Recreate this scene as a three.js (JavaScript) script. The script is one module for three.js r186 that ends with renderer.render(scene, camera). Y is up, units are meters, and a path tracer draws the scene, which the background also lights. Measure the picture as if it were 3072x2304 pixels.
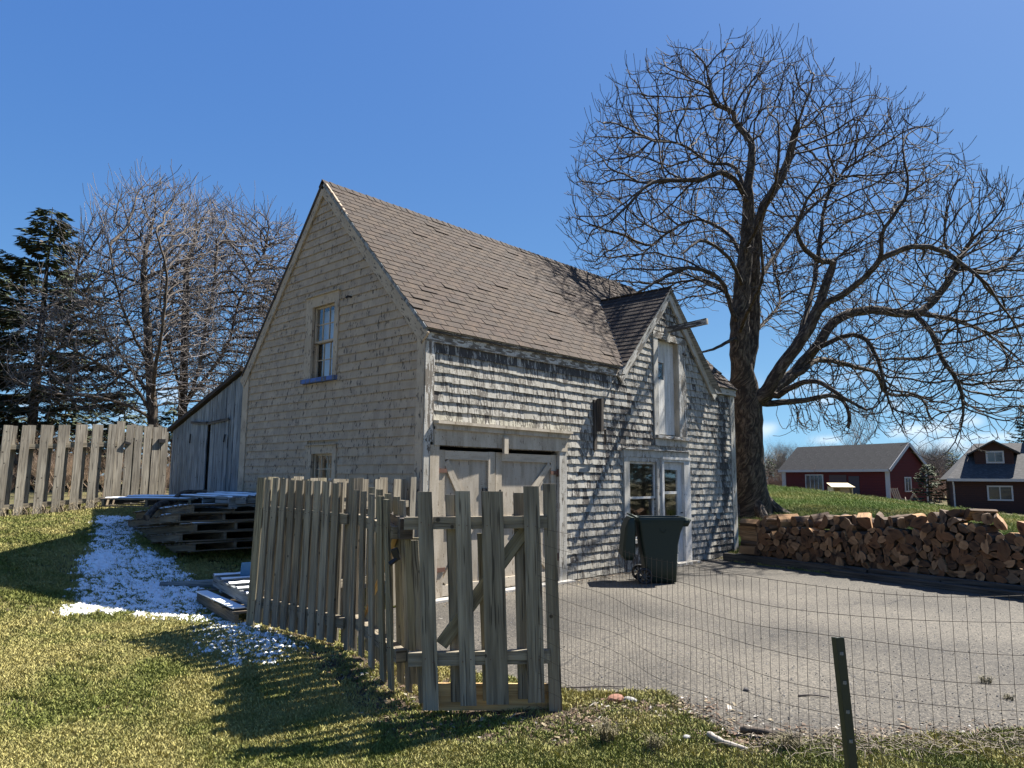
import * as THREE from 'three';
import { mergeGeometries } from 'three/addons/utils/BufferGeometryUtils.js';

const scene = new THREE.Scene();
// ---------- camera ----------
const camera = new THREE.PerspectiveCamera(55.45, 4 / 3, 0.05, 3000);
camera.position.set(-6.265, 1.6, 7.478);
camera.rotation.set(0.1298, -0.8181, 0.0081, 'YXZ');
camera.updateMatrixWorld(true);
// ---------- renderer, exposure ----------
const renderer = new THREE.WebGLRenderer({ antialias: true });
renderer.setSize(1024, 768);
renderer.toneMapping = THREE.LinearToneMapping;
renderer.toneMappingExposure = 3.0;
renderer.shadowMap.enabled = true;
// ---------- sun ----------
const SUN = new THREE.Vector3(1, 1.36, 0.30).normalize();
const sun = new THREE.DirectionalLight(new THREE.Color(1, 0.955, 0.88), 5);
sun.name = 'sun';
sun.position.copy(SUN).multiplyScalar(60).add(new THREE.Vector3(4, 0, 0));
sun.target.position.set(4, 0, 0);
sun.castShadow = true;
sun.shadow.mapSize.set(4096, 4096);
Object.assign(sun.shadow.camera, { left: -35, right: 35, top: 35, bottom: -35, near: 1, far: 160 });
scene.add(sun, sun.target);
// ---------- noise ----------
function rng(a) { return () => { a |= 0; a = a + 0x6D2B79F5 | 0; let t = Math.imul(a ^ a >>> 15, 1 | a); t = t + Math.imul(t ^ t >>> 7, 61 | t) ^ t; return ((t ^ t >>> 14) >>> 0) / 4294967296; }; }
function hash2(x, y, s) { let h = Math.imul(x, 374761393) ^ Math.imul(y, 668265263) ^ Math.imul(s, 2246822519); h = Math.imul(h ^ h >>> 13, 1274126177); return ((h ^ h >>> 16) >>> 0) / 4294967296; }
function vn(x, y, s, px = 4096, py = px) {   // tileable value noise, period px * py cells
  let xi = Math.floor(x), yi = Math.floor(y), fx = x - xi, fy = y - yi;
  fx = fx * fx * (3 - 2 * fx); fy = fy * fy * (3 - 2 * fy);
  const x0 = ((xi % px) + px) % px, x1 = (x0 + 1) % px, y0 = ((yi % py) + py) % py, y1 = (y0 + 1) % py;
  const a = hash2(x0, y0, s), b = hash2(x1, y0, s), c = hash2(x0, y1, s), d = hash2(x1, y1, s);
  return a + (b - a) * fx + (c - a) * fy + (a - b - c + d) * fx * fy;
}
function fbm(x, y, s, oct, px = 4096, py = px) { let v = 0, a = 0.5, t = 0; for (let o = 0; o < oct; o++) { v += a * vn(x, y, s + o * 17, px, py); t += a; a *= 0.5; x *= 2; y *= 2; px *= 2; py *= 2; } return v / t; }
const clamp = (x, a = 0, b = 1) => Math.min(b, Math.max(a, x));
const ss = (a, b, x) => { const t = clamp((x - a) / (b - a)); return t * t * (3 - 2 * t); };
const mix = (a, b, t) => a + (b - a) * t;
const mix3 = (a, b, t) => [mix(a[0], b[0], t), mix(a[1], b[1], t), mix(a[2], b[2], t)];
// ---------- sky: clear spring blue, paler towards the horizon and the sun, a few small clouds low down ----------
{
  const w = 1024, h = 512, d = new Float32Array(w * h * 4);
  for (let j = 0; j < h; j++) for (let i = 0; i < w; i++) {
    const el = ((j + 0.5) / h - 0.5) * Math.PI, az = ((i + 0.5) / w - 0.5) * 2 * Math.PI;
    const y = Math.sin(el), x = Math.cos(el) * Math.cos(az), z = Math.cos(el) * Math.sin(az);
    const e = Math.max(0, y), k = Math.exp(-e * 3.6), k2 = Math.exp(-e * 8);
    let c = mix3([0.035, 0.112, 0.375], [0.110, 0.305, 0.60], k);
    c = mix3(c, [0.29, 0.53, 0.68], k2 * 0.8);
    const cs = x * SUN.x + y * SUN.y + z * SUN.z, m = Math.pow(Math.max(0, 0.5 + 0.5 * cs), 3.2);
    c = [c[0] * (1 + 0.35 * m) + 0.03 * m, c[1] * (1 + 0.28 * m) + 0.03 * m, c[2] * (1 + 0.16 * m) + 0.02 * m];
    const g = 0.7 * Math.exp((cs - 1) * 60) + 0.12 * Math.exp((cs - 1) * 9);
    c = [c[0] + g, c[1] + g * 0.97, c[2] + g * 0.9];
    if (y > 0.005 && y < 0.3) {               // small fair-weather clouds near the horizon
      const q = fbm(az * 26 + 90, el * 95 + 40, 5, 5), b = ss(0.005, 0.04, y) * (1 - ss(0.07, 0.15, y));
      const t = ss(0.54, 0.72, q) * b * 0.7; c = mix3(c, [0.80, 0.85, 0.90], t);
    }
    if (y < 0) c = [0.2, 0.2, 0.17];
    d.set([c[0] * 0.475, c[1] * 0.475, c[2] * 0.475, 1], (j * w + i) * 4);
  }
  const t = new THREE.DataTexture(d, w, h, THREE.RGBAFormat, THREE.FloatType);
  t.mapping = THREE.EquirectangularReflectionMapping; t.magFilter = t.minFilter = THREE.LinearFilter; t.needsUpdate = true;
  scene.background = t; scene.environment = t;
}
// ---------- helpers ----------
const V = (x, y, z) => new THREE.Vector3(x, y, z);
const names = {}, BASE = new Map();
function numbered(n) { const k = names[n] = (names[n] ?? -1) + 1; return k ? n + '_' + String(k).padStart(3, '0') : n; }
function tag(o, label, category, group) { o.userData.label = label; o.userData.category = category; if (group) o.userData.group = group; return o; }
function thing(name, label, category, base, group) {
  const o = new THREE.Group(); o.name = numbered(name); o.position.set(...base); BASE.set(o, o.position.clone()); scene.add(o); return tag(o, label, category, group);
}
function mk(name, geo, m, parent = scene) {        // geometry given in world coordinates, stored relative to the thing's base
  const b = BASE.get(parent); if (b) geo.translate(-b.x, -b.y, -b.z);
  const o = new THREE.Mesh(geo, m); o.name = parent === scene ? numbered(name) : name; if (b) BASE.set(o, b); parent.add(o); return o;
}
function grp(name, parent) { const o = new THREE.Group(); o.name = name; BASE.set(o, BASE.get(parent)); parent.add(o); return o; }
function struct(name, geo, m) { const o = mk(name, geo, m); o.userData.kind = 'structure'; return o; }
class GB {                                         // collects quads, bars and tubes into one geometry
  constructor() { this.p = []; this.u = []; this.n = []; this.i = []; }
  quad(a, b, c, d, ua, ub, uc, ud) {
    const k = this.p.length / 3, n = V().subVectors(c, a).cross(V().subVectors(d, b)).normalize();
    for (const q of [a, b, c, d]) { this.p.push(q.x, q.y, q.z); this.n.push(n.x, n.y, n.z); }
    for (const q of [ua, ub, uc, ud]) this.u.push(q[0], q[1]);
    this.i.push(k, k + 1, k + 2, k, k + 2, k + 3); return this;
  }
  tri(a, b, c, ua, ub, uc) {
    const k = this.p.length / 3, n = V().subVectors(b, a).cross(V().subVectors(c, a)).normalize();
    for (const q of [a, b, c]) { this.p.push(q.x, q.y, q.z); this.n.push(n.x, n.y, n.z); }
    for (const q of [ua, ub, uc]) this.u.push(q[0], q[1]); this.i.push(k, k + 1, k + 2); return this;
  }
  hexa(c, ou = 0, ov = 0) {                        // corners x0y0z0 x1y0z0 x1y1z0 x0y1z0, then the same at z1; v runs along y
    const w = c[0].distanceTo(c[1]), h = c[0].distanceTo(c[3]), d = c[0].distanceTo(c[4]);
    const f = (i, j, k, l, a, b) => this.quad(c[i], c[j], c[k], c[l], [ou, ov], [ou + a, ov], [ou + a, ov + b], [ou, ov + b]);
    f(4, 5, 6, 7, w, h); f(1, 0, 3, 2, w, h); f(5, 1, 2, 6, d, h); f(0, 4, 7, 3, d, h); f(7, 6, 2, 3, w, d); f(0, 1, 5, 4, w, d); return this;
  }
  bar(A, B, w, t, wd, ou = 0, ov = 0) {            // beam from A to B, w wide along wd, t thick
    const y = V().subVectors(B, A).normalize(), z = V().crossVectors(wd, y).normalize(), x = V().crossVectors(y, z).normalize();
    const q = (P, a, b) => P.clone().addScaledVector(x, a * w / 2).addScaledVector(z, b * t / 2);
    return this.hexa([q(A, -1, -1), q(A, 1, -1), q(B, 1, -1), q(B, -1, -1), q(A, -1, 1), q(A, 1, 1), q(B, 1, 1), q(B, -1, 1)], ou, ov);
  }
  box(x0, x1, y0, y1, z0, z1, ou = 0, ov = 0) {
    return this.hexa([V(x0, y0, z0), V(x1, y0, z0), V(x1, y1, z0), V(x0, y1, z0), V(x0, y0, z1), V(x1, y0, z1), V(x1, y1, z1), V(x0, y1, z1)], ou, ov);
  }
  tube(pts, rad, sides = 6, cap = true, ov = 0) {  // smooth tube through points, radius per point
    const n = pts.length, k0 = this.p.length / 3; let nx = null, t = V(), len = ov;
    for (let j = 0; j < n; j++) {
      const a = pts[Math.max(0, j - 1)], b = pts[Math.min(n - 1, j + 1)]; t.subVectors(b, a).normalize();
      if (!nx) nx = Math.abs(t.y) < 0.9 ? V(0, 1, 0).cross(t).normalize() : V(1, 0, 0).cross(t).normalize();
      nx.addScaledVector(t, -nx.dot(t)).normalize(); const ny = V().crossVectors(t, nx), r = rad[j];
      if (j) len += pts[j].distanceTo(pts[j - 1]);
      for (let s = 0; s <= sides; s++) {
        const q = s / sides * Math.PI * 2, cx = Math.cos(q), sy = Math.sin(q);
        const dx = nx.x * cx + ny.x * sy, dy = nx.y * cx + ny.y * sy, dz = nx.z * cx + ny.z * sy;
        this.p.push(pts[j].x + dx * r, pts[j].y + dy * r, pts[j].z + dz * r); this.n.push(dx, dy, dz); this.u.push(s / sides * 6.28 * Math.max(r, 0.03), len);
      }
    }
    for (let j = 0; j < n - 1; j++) for (let s = 0; s < sides; s++) { const a = k0 + j * (sides + 1) + s, b = a + sides + 1; this.i.push(a, a + 1, b, a + 1, b + 1, b); }
    if (cap) for (const j of [0, n - 1]) {
      const k = this.p.length / 3, b = k0 + j * (sides + 1), tn = j ? 1 : -1; t.subVectors(pts[Math.min(n - 1, j + 1)], pts[Math.max(0, j - 1)]).normalize().multiplyScalar(tn);
      this.p.push(pts[j].x, pts[j].y, pts[j].z); this.n.push(t.x, t.y, t.z); this.u.push(0, 0);
      for (let s = 0; s <= sides; s++) { const o = (b + s) * 3; this.p.push(this.p[o], this.p[o + 1], this.p[o + 2]); this.n.push(t.x, t.y, t.z); this.u.push(Math.cos(s / sides * 6.28) * rad[j], Math.sin(s / sides * 6.28) * rad[j]); }
      for (let s = 0; s < sides; s++) j ? this.i.push(k, k + 1 + s, k + 2 + s) : this.i.push(k, k + 2 + s, k + 1 + s);
    }
    return this;
  }
  geo() {
    const g = new THREE.BufferGeometry();
    g.setAttribute('position', new THREE.Float32BufferAttribute(this.p, 3)); g.setAttribute('normal', new THREE.Float32BufferAttribute(this.n, 3)); g.setAttribute('uv', new THREE.Float32BufferAttribute(this.u, 2));
    g.setIndex(this.i); return g;
  }
}
// ---------- materials ----------
function texs(w, h, fn, bump = true) {              // fn(u, v) -> [r, g, b (sRGB 0..255), height 0..1]
  const c = new Uint8Array(w * h * 4), b = bump ? new Uint8Array(w * h * 4) : null;
  for (let j = 0; j < h; j++) for (let i = 0; i < w; i++) {
    const q = fn((i + 0.5) / w, (j + 0.5) / h), k = (j * w + i) * 4;
    c[k] = clamp(q[0], 0, 255); c[k + 1] = clamp(q[1], 0, 255); c[k + 2] = clamp(q[2], 0, 255); c[k + 3] = 255;
    if (b) { b[k] = b[k + 1] = b[k + 2] = clamp(q[3]) * 255; b[k + 3] = 255; }
  }
  const mkT = (d, s) => { const t = new THREE.DataTexture(d, w, h, THREE.RGBAFormat); t.wrapS = t.wrapT = THREE.RepeatWrapping; t.magFilter = THREE.LinearFilter; t.minFilter = THREE.LinearMipmapLinearFilter; t.generateMipmaps = true; if (s) t.colorSpace = THREE.SRGBColorSpace; t.needsUpdate = true; return t; };
  return [mkT(c, true), b && mkT(b, false)];
}
function rep(t, x, y) { if (!t) return t; t.repeat.set(x, y); return t; }
function mat(t, o = {}) { return new THREE.MeshStandardMaterial({ map: t?.[0] ?? null, bumpMap: t?.[1] ?? null, bumpScale: 0.002, roughness: 0.9, metalness: 0, ...o }); }
const plain = (c, o = {}) => new THREE.MeshStandardMaterial({ color: c, roughness: 0.85, metalness: 0, ...o });
const M = {};
// weathered wood, grain along v; tile 0.8 m x 2 m
function woodTex(base, dark, seed, knots = 7, crack = 0.6) {
  const r = rng(seed), K = Array.from({ length: knots }, () => [r(), r(), 0.008 + r() * 0.014]);
  const t = texs(512, 1024, (u, v) => {
    let wob = 0, kn = 0;
    for (const [ku, kv, kr] of K) { let dx = u - ku, dy = v - kv; dx -= Math.round(dx); dy -= Math.round(dy); const q = Math.exp(-(dx * dx * 0.64 + dy * dy * 1.2) / (kr * kr * 8)); wob += dx * q * 22; kn = Math.max(kn, ss(1, 0.55, Math.hypot(dx * 0.8, dy * 2) / kr)); }
    const a = fbm((u * 40 + wob), v * 5, seed, 4, 40, 5), f = fbm(u * 170 + wob * 3, v * 9, seed + 3, 2, 170, 9), big = fbm(u * 6, v * 4, seed + 9, 3, 6, 4);
    const cr = ss(0.30, 0.2, fbm(u * 64 + wob, v * 6, seed + 21, 2, 64, 6)) * crack;
    let k = clamp(0.25 + (a - 0.5) * 1.5 + (f - 0.5) * 0.7 + (big - 0.5) * 0.9 + 0.35);
    let c = mix3(dark, base, k); c = mix3(c, [dark[0] * 0.45, dark[1] * 0.42, dark[2] * 0.4], Math.max(cr, kn * 0.75));
    return [...c, clamp(0.55 + (a - 0.5) * 0.9 + (f - 0.5) * 0.5 - cr * 0.5)];
  });
  rep(t[0], 1 / 0.8, 0.5); rep(t[1], 1 / 0.8, 0.5); return t;
}
const wGrey = woodTex([190, 181, 164], [134, 125, 111], 11);
M.fence = mat(wGrey, { color: new THREE.Color(0.52, 0.505, 0.465), bumpScale: 0.003 });
M.fence2 = mat(wGrey, { color: new THREE.Color(0.46, 0.435, 0.385), bumpScale: 0.003 });
M.fence3 = mat(wGrey, { color: new THREE.Color(0.60, 0.585, 0.545), bumpScale: 0.003 });
M.fenceMoss = mat(wGrey, { color: new THREE.Color(0.47, 0.455, 0.365), bumpScale: 0.003 });
M.fenceGrey = mat(wGrey, { color: new THREE.Color(0.62, 0.615, 0.60), bumpScale: 0.003 }); M.fenceGrey2 = mat(wGrey, { color: new THREE.Color(0.70, 0.69, 0.67), bumpScale: 0.003 });
M.fences = [M.fence, M.fence2, M.fence3, M.fence, M.fenceMoss];
const wNew = woodTex([196, 166, 118], [160, 124, 80], 23, 5, 0.25);
M.newWood = mat(wNew, { bumpScale: 0.001 });
const wDark = woodTex([92, 84, 74], [48, 42, 36], 31, 4, 0.8);
M.darkWood = mat(wDark, { bumpScale: 0.003 });
M.pallet = mat(wGrey, { color: new THREE.Color(0.36, 0.31, 0.25), bumpScale: 0.003 });
const wBarnBoard = woodTex([150, 152, 150], [96, 98, 98], 41, 9, 0.7);
M.leanBoard = mat(wBarnBoard, { bumpScale: 0.003, color: new THREE.Color(0.8, 0.83, 0.86) });
M.leanBoard2 = mat(wBarnBoard, { bumpScale: 0.003, color: new THREE.Color(0.95, 0.97, 1) });
// peeling paint over grey wood; tile 1 m
function peelTex(paint, wood, seed, cover, size = 1024) {
  return texs(size, size, (u, v) => {
    const g = fbm(u * 130, v * 10, seed, 3, 130, 10), s = fbm(u * 46, v * 9, seed + 5, 3, 46, 9), b = fbm(u * 7, v * 6, seed + 8, 4, 7, 6), f = fbm(u * 90, v * 70, seed + 13, 2, 90, 70);
    const m = s * 0.56 + b * 0.44 + (f - 0.5) * 0.2 + (g - 0.5) * 0.34, p = ss(1 - cover - 0.018, 1 - cover + 0.018, m);
    const stain = fbm(u * 16, v * 3, seed + 31, 4, 16, 3);
    let w = mix3([wood[0] * 0.5, wood[1] * 0.5, wood[2] * 0.5], wood, clamp(0.2 + g * 1.2 + (b - 0.5) * 0.6));
    let q = mix3([paint[0] * 0.72, paint[1] * 0.70, paint[2] * 0.66], paint, clamp(0.25 + stain * 1.1 + (f - 0.5) * 0.3));
    const edge = p * (1 - p) * 2;
    q = mix3(w, q, p); return [q[0] * (1 - edge * 0.3), q[1] * (1 - edge * 0.3), q[2] * (1 - edge * 0.3), clamp(0.25 + p * 0.5 + (g - 0.5) * 0.4)];
  });
}
const WOODC = [130, 125, 117];
const pMost = peelTex([188, 186, 179], WOODC, 51, 0.62), pHalf = peelTex([190, 188, 181], WOODC, 61, 0.53), pBare = peelTex([188, 186, 178], [92, 87, 82], 71, 0.45);
M.shMost = mat(pMost, { color: new THREE.Color(0.70, 0.68, 0.645), bumpScale: 0.0015 }); M.shHalf = mat(pHalf, { color: new THREE.Color(0.70, 0.68, 0.645), bumpScale: 0.0015 }); M.shBare = mat(pBare, { bumpScale: 0.002, color: new THREE.Color(0.78, 0.76, 0.73) });
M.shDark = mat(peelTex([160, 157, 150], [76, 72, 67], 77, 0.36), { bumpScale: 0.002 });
M.shOchre = mat(pHalf, { bumpScale: 0.0015, color: new THREE.Color(0.74, 0.72, 0.64) });
M.trimPeel = mat(peelTex([192, 189, 181], [132, 123, 110], 81, 0.52), { bumpScale: 0.002 });
M.trim = mat(peelTex([176, 172, 162], [130, 120, 106], 91, 0.66), { bumpScale: 0.0012 });
M.trimClean = mat(peelTex([204, 202, 196], [150, 142, 128], 97, 0.78, 512), { bumpScale: 0.0006, roughness: 0.7 });
M.cream = mat(peelTex([178, 167, 149], [152, 130, 102], 101, 0.76, 512), { bumpScale: 0.001 });
M.doorPanel = mat(peelTex([164, 154, 138], [140, 120, 96], 103, 0.74, 512), { bumpScale: 0.001 });
// gable: taupe paint with fine vertical crazing; tile 1 m
const gab = texs(1024, 1024, (u, v) => {
  const g = fbm(u * 90, v * 12, 111, 3, 90, 12), b = fbm(u * 5, v * 5, 113, 4, 5, 5), c = fbm(u * 60, v * 14, 117, 3, 60, 14), d = fbm(u * 10, v * 7, 119, 3, 10, 7);
  const fl = ss(0.345, 0.30, c) * ss(0.40, 0.56, d), big = ss(0.30, 0.26, fbm(u * 22, v * 14, 123, 3, 22, 14)) * 0.6 * ss(0.45, 0.6, d);
  let q = mix3([152, 145, 133], [181, 174, 161], clamp(0.3 + (b - 0.5) * 1.3 + g * 0.5)); q = mix3(q, [66, 62, 57], Math.max(fl, big) * 0.85);
  return [...q, clamp(0.7 + (g - 0.5) * 0.4 - Math.max(fl, big) * 0.6)];
});
M.gable = mat(gab, { bumpScale: 0.0014, color: new THREE.Color(0.98, 0.83, 0.69) }); M.gable2 = mat(gab, { bumpScale: 0.0014, color: new THREE.Color(0.92, 0.785, 0.67) }); M.gable3 = mat(gab, { bumpScale: 0.0014, color: new THREE.Color(0.97, 0.815, 0.665) });
M.gableTrim = mat(gab, { bumpScale: 0.0012, color: new THREE.Color(1.08, 0.94, 0.80) });
// asphalt shingles; tile 0.6 m
const roofT = texs(512, 512, (u, v) => {
  const a = hash2(Math.floor(u * 300), Math.floor(v * 300), 131), f = fbm(u * 40, v * 40, 133, 3, 40, 40), b = fbm(u * 5, v * 5, 135, 3, 5, 5);
  const k = clamp(0.5 + (a - 0.5) * 0.75 + (f - 0.5) * 0.8 + (b - 0.5) * 0.6); return [...mix3([38, 31, 26], [84, 71, 58], k), k];
});
rep(roofT[0], 1 / 0.6, 1 / 0.6); rep(roofT[1], 1 / 0.6, 1 / 0.6);
M.roofs = [[1, 0.96, 0.90], [0.93, 0.90, 0.88], [1.02, 0.93, 0.85], [0.86, 0.85, 0.86], [0.96, 0.88, 0.86], [0.78, 0.78, 0.80], [1.06, 1.0, 0.9]].map((c) => mat(roofT, { color: new THREE.Color(c[0] * 0.98, c[1] * 0.98, c[2] * 0.98), bumpScale: 0.0012, roughness: 0.95 }));
M.roofUnder = mat(wBarnBoard);
// bark; tile 1 m x 1.5 m
const barkT = texs(512, 512, (u, v) => {
  const w = fbm(u * 8, v * 4, 141, 3, 8, 4), a = fbm(u * 26 + w * 5, v * 8, 143, 4, 26, 8), f = fbm(u * 80, v * 50, 145, 2, 80, 50), l = ss(0.6, 0.75, fbm(u * 9, v * 9, 149, 4, 9, 9));
  let c = mix3([40, 34, 29], [104, 93, 81], clamp((a - 0.3) * 2.1 + (f - 0.5) * 0.5)); c = mix3(c, [112, 112, 98], l * 0.35); return [...c, clamp((a - 0.25) * 2)];
});
M.bark = mat(barkT, { bumpScale: 0.012, color: new THREE.Color(1.15, 1.11, 1.08), roughness: 0.95 });
M.barkFine = mat(barkT, { bumpScale: 0.004, roughness: 0.95, color: new THREE.Color(0.85, 0.82, 0.8) });
M.barkPale = mat(barkT, { bumpScale: 0.006, roughness: 0.92, color: new THREE.Color(1.05, 1.02, 1.0) });
M.twigPale = plain(new THREE.Color(0.175, 0.155, 0.146), { roughness: 0.9 });
M.twig = plain(new THREE.Color(0.062, 0.05, 0.043), { roughness: 0.9 });
// lawn ground; tile 9 m
const lawnT = texs(2048, 2048, (u, v) => {
  const b = fbm(u * 7, v * 7, 151, 5, 7, 7), m = fbm(u * 40, v * 40, 153, 3, 40, 40), f = fbm(u * 320, v * 320, 155, 2, 320, 320), h = hash2(Math.floor(u * 2048), Math.floor(v * 2048), 157);
  let c = mix3([84, 86, 38], [112, 101, 58], clamp((b - 0.38) * 3.2 + (m - 0.5) * 1.4)); c = mix3(c, [74, 60, 42], ss(0.62, 0.42, f + (m - 0.5) * 0.8) * 0.75); const k = 0.72 + 0.4 * h + (f - 0.5) * 0.5;
  return [c[0] * k, c[1] * k, c[2] * k, clamp(f * 0.7 + h * 0.3)];
});
rep(lawnT[0], 1 / 9, 1 / 9); rep(lawnT[1], 1 / 9, 1 / 9);
M.lawn = mat(lawnT, { bumpScale: 0.015, roughness: 1 });
// worn chip-seal driveway; tile 3 m
const driveT = texs(2048, 2048, (u, v) => {
  const a = fbm(u * 640, v * 640, 161, 2, 640, 640), h = hash2(Math.floor(u * 1400), Math.floor(v * 1400), 163), b = fbm(u * 5, v * 5, 165, 6, 5, 5), sp = hash2(Math.floor(u * 1024), Math.floor(v * 1024), 167), wx = fbm(u * 9, v * 9, 168, 4, 9, 9), ck = Math.abs(fbm(u * 3 + wx * 0.5, v * 3, 169, 3, 3, 3) - 0.5) < 0.0022 ? 1 : 0;
  let k = 0.52 + (a - 0.5) * 1.0 + (h - 0.5) * 0.36 + (b - 0.5) * 0.85 - ck * 0.35; let c = mix3([62, 59, 55], [176, 169, 157], clamp(k));
  if (sp > 0.972) c = mix3(c, [226, 219, 206], 0.8); else if (sp < 0.03) c = mix3(c, [44, 41, 38], 0.7); return [...c, clamp(a * 0.6 + h * 0.4)];
});
rep(driveT[0], 1 / 8, 1 / 8); rep(driveT[1], 1 / 8, 1 / 8);
M.drive = mat(driveT, { color: new THREE.Color(0.305, 0.29, 0.262), bumpScale: 0.004, roughness: 0.92 });
M.snow = plain(new THREE.Color(0.78, 0.80, 0.82), { roughness: 0.75 });
M.glass = new THREE.MeshPhysicalMaterial({ color: 0xffffff, transmission: 1, thickness: 0, roughness: 0.03, ior: 1.6 });
M.rust = plain(new THREE.Color(0.11, 0.05, 0.03), { roughness: 0.8 });
M.iron = plain(new THREE.Color(0.02, 0.02, 0.021), { roughness: 0.6, metalness: 0.3 });
M.interior = mat(wBarnBoard);
M.bin = plain(new THREE.Color(0.003, 0.015, 0.009), { roughness: 0.58 });
M.rubber = plain(new THREE.Color(0.012, 0.012, 0.012), { roughness: 0.7 });
// ---------- terrain: a smooth surface through surveyed spot heights ----------
const CP = [0,0,0,3,0,0,6,0,0,8.7,0.4,0.05,3,3,0,6,2,0,5.5,5.5,0,0,4,0,-2.2,4.1,0,-3,6.5,-0.03,-3.4,3.7,-0.11,-4.6,4.6,-0.14,-5,1.5,-0.04,-4.2,2.6,-0.08,-6.3,7.5,-0.1,2,8,0,6,10,0,-10,8,0,-12,2,0.15,-2.42,0.4,0.13,-2.35,1.8,0.1,-2.75,3.1,0.0,-2.5,-0.5,0.06,-3.34,-1.9,0.12,-3.9,-3.1,0.3,-2.85,-3.45,0.4,-1,-3.7,0.42,-1.6,-5.5,0.72,-1.75,-6.4,0.82,-2.5,-9.3,0.8,-0.7,-8.85,0.97,0,-8,0.97,-0.3,-1.5,0.12,-6,-3,0.3,-6.5,2,-0.02,-5,-9,0.82,-2,-14,1.05,4,-14,1.12,8,-20,1.2,-6,-16,1.0,-14,-10,0.9,9,-2,0.45,11.8,-1.1,0.7,21.1,-4.6,1.38,22.6,-3,1.17,23.2,-1,0.93,22.5,1.1,0.68,21.8,3.3,0.44,11.5,1.2,0.62,11.1,3,0.6,11.1,4.5,0.42,9.2,1.5,0.35,8.6,4,0.3,9,7,0.2,30,-10,1.0,45,-10,0.3,57,-10.7,0.1,52,-3,-0.4,9,-9,1.0,20,12,0.1,40,10,-0.4,20,-25,1.2,45,-40,0.6,0,30,0,-30,0,0.6,-25,-30,1,30,40,0];
const tps = (() => {
  const n = CP.length / 3, m = n + 3, A = Array.from({ length: m }, () => new Float64Array(m + 1)), ph = (r) => r < 1e-12 ? 0 : 0.5 * r * Math.log(r);
  for (let i = 0; i < n; i++) {
    for (let j = 0; j < n; j++) A[i][j] = ph((CP[3 * i] - CP[3 * j]) ** 2 + (CP[3 * i + 1] - CP[3 * j + 1]) ** 2) + (i === j ? 1 : 0);
    A[i][n] = A[n][i] = 1; A[i][n + 1] = A[n + 1][i] = CP[3 * i]; A[i][n + 2] = A[n + 2][i] = CP[3 * i + 1]; A[i][m] = CP[3 * i + 2];
  }
  for (let k = 0; k < m; k++) {
    let p = k; for (let i = k + 1; i < m; i++) if (Math.abs(A[i][k]) > Math.abs(A[p][k])) p = i; [A[k], A[p]] = [A[p], A[k]];
    for (let i = k + 1; i < m; i++) { const f = A[i][k] / A[k][k]; if (f) for (let j = k; j <= m; j++) A[i][j] -= f * A[k][j]; }
  }
  const s = new Float64Array(m); for (let i = m - 1; i >= 0; i--) { let v = A[i][m]; for (let j = i + 1; j < m; j++) v -= A[i][j] * s[j]; s[i] = v / A[i][i]; }
  return (x, z) => { let v = s[n] + s[n + 1] * x + s[n + 2] * z; for (let i = 0; i < n; i++) v += s[i] * ph((x - CP[3 * i]) ** 2 + (z - CP[3 * i + 1]) ** 2); return v; };
})();
function H(x, z) {
  const r = Math.hypot(x - 15, z + 5); if (r > 90) return 0;
  const dx = Math.max(-1.75 - x, x - (7.75 - 0.26 * z), 0), dz = Math.max(-0.05 - z, 0);
  return tps(x, z) * ss(0, 0.8, Math.hypot(dx, dz)) * (1 - ss(55, 90, r));
}
const inPoly = (P, x, y) => { let c = false; for (let i = 0, j = P.length - 1; i < P.length; j = i++) if ((P[i][1] > y) !== (P[j][1] > y) && x < (P[j][0] - P[i][0]) * (y - P[i][1]) / (P[j][1] - P[i][1]) + P[i][0]) c = !c; return c; };
function edgeDist(P, x, y) { let m = 1e9; for (let i = 0, j = P.length - 1; i < P.length; j = i++) { const ax = P[j][0], ay = P[j][1], dx = P[i][0] - ax, dy = P[i][1] - ay, t = clamp(((x - ax) * dx + (y - ay) * dy) / (dx * dx + dy * dy)); m = Math.min(m, Math.hypot(x - ax - dx * t, y - ay - dy * t)); } return m; }
{
  const N = 250, s = 3.8, k = 5.2, g = new THREE.BufferGeometry(), p = [], u = [], id = [], f = (t) => s * Math.sinh(k * (t / N * 2 - 1));
  for (let j = 0; j <= N; j++) for (let i = 0; i <= N; i++) {
    const x = f(i) - 1, z = f(j) - 1, near = 1 - ss(12, 30, Math.hypot(x, z)); p.push(x, H(x, z) - 0.006 + (fbm(x * 2 + 50, z * 2 + 50, 7, 3) - 0.5) * 0.03 * near * ss(0, 0.5, Math.max(-1.9 - x, x - 8.2, -0.3 - z)), z); u.push(x, z);
  }
  for (let j = 0; j < N; j++) for (let i = 0; i < N; i++) { const a = j * (N + 1) + i, b = a + N + 1; id.push(a, b, a + 1, a + 1, b, b + 1); }
  g.setAttribute('position', new THREE.Float32BufferAttribute(p, 3)); g.setAttribute('uv', new THREE.Float32BufferAttribute(u, 2)); g.setIndex(id); g.computeVertexNormals();
  tag(struct('lawn', g, M.lawn), 'patchy spring lawn and fields all around the barn', 'lawn');
}
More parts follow.
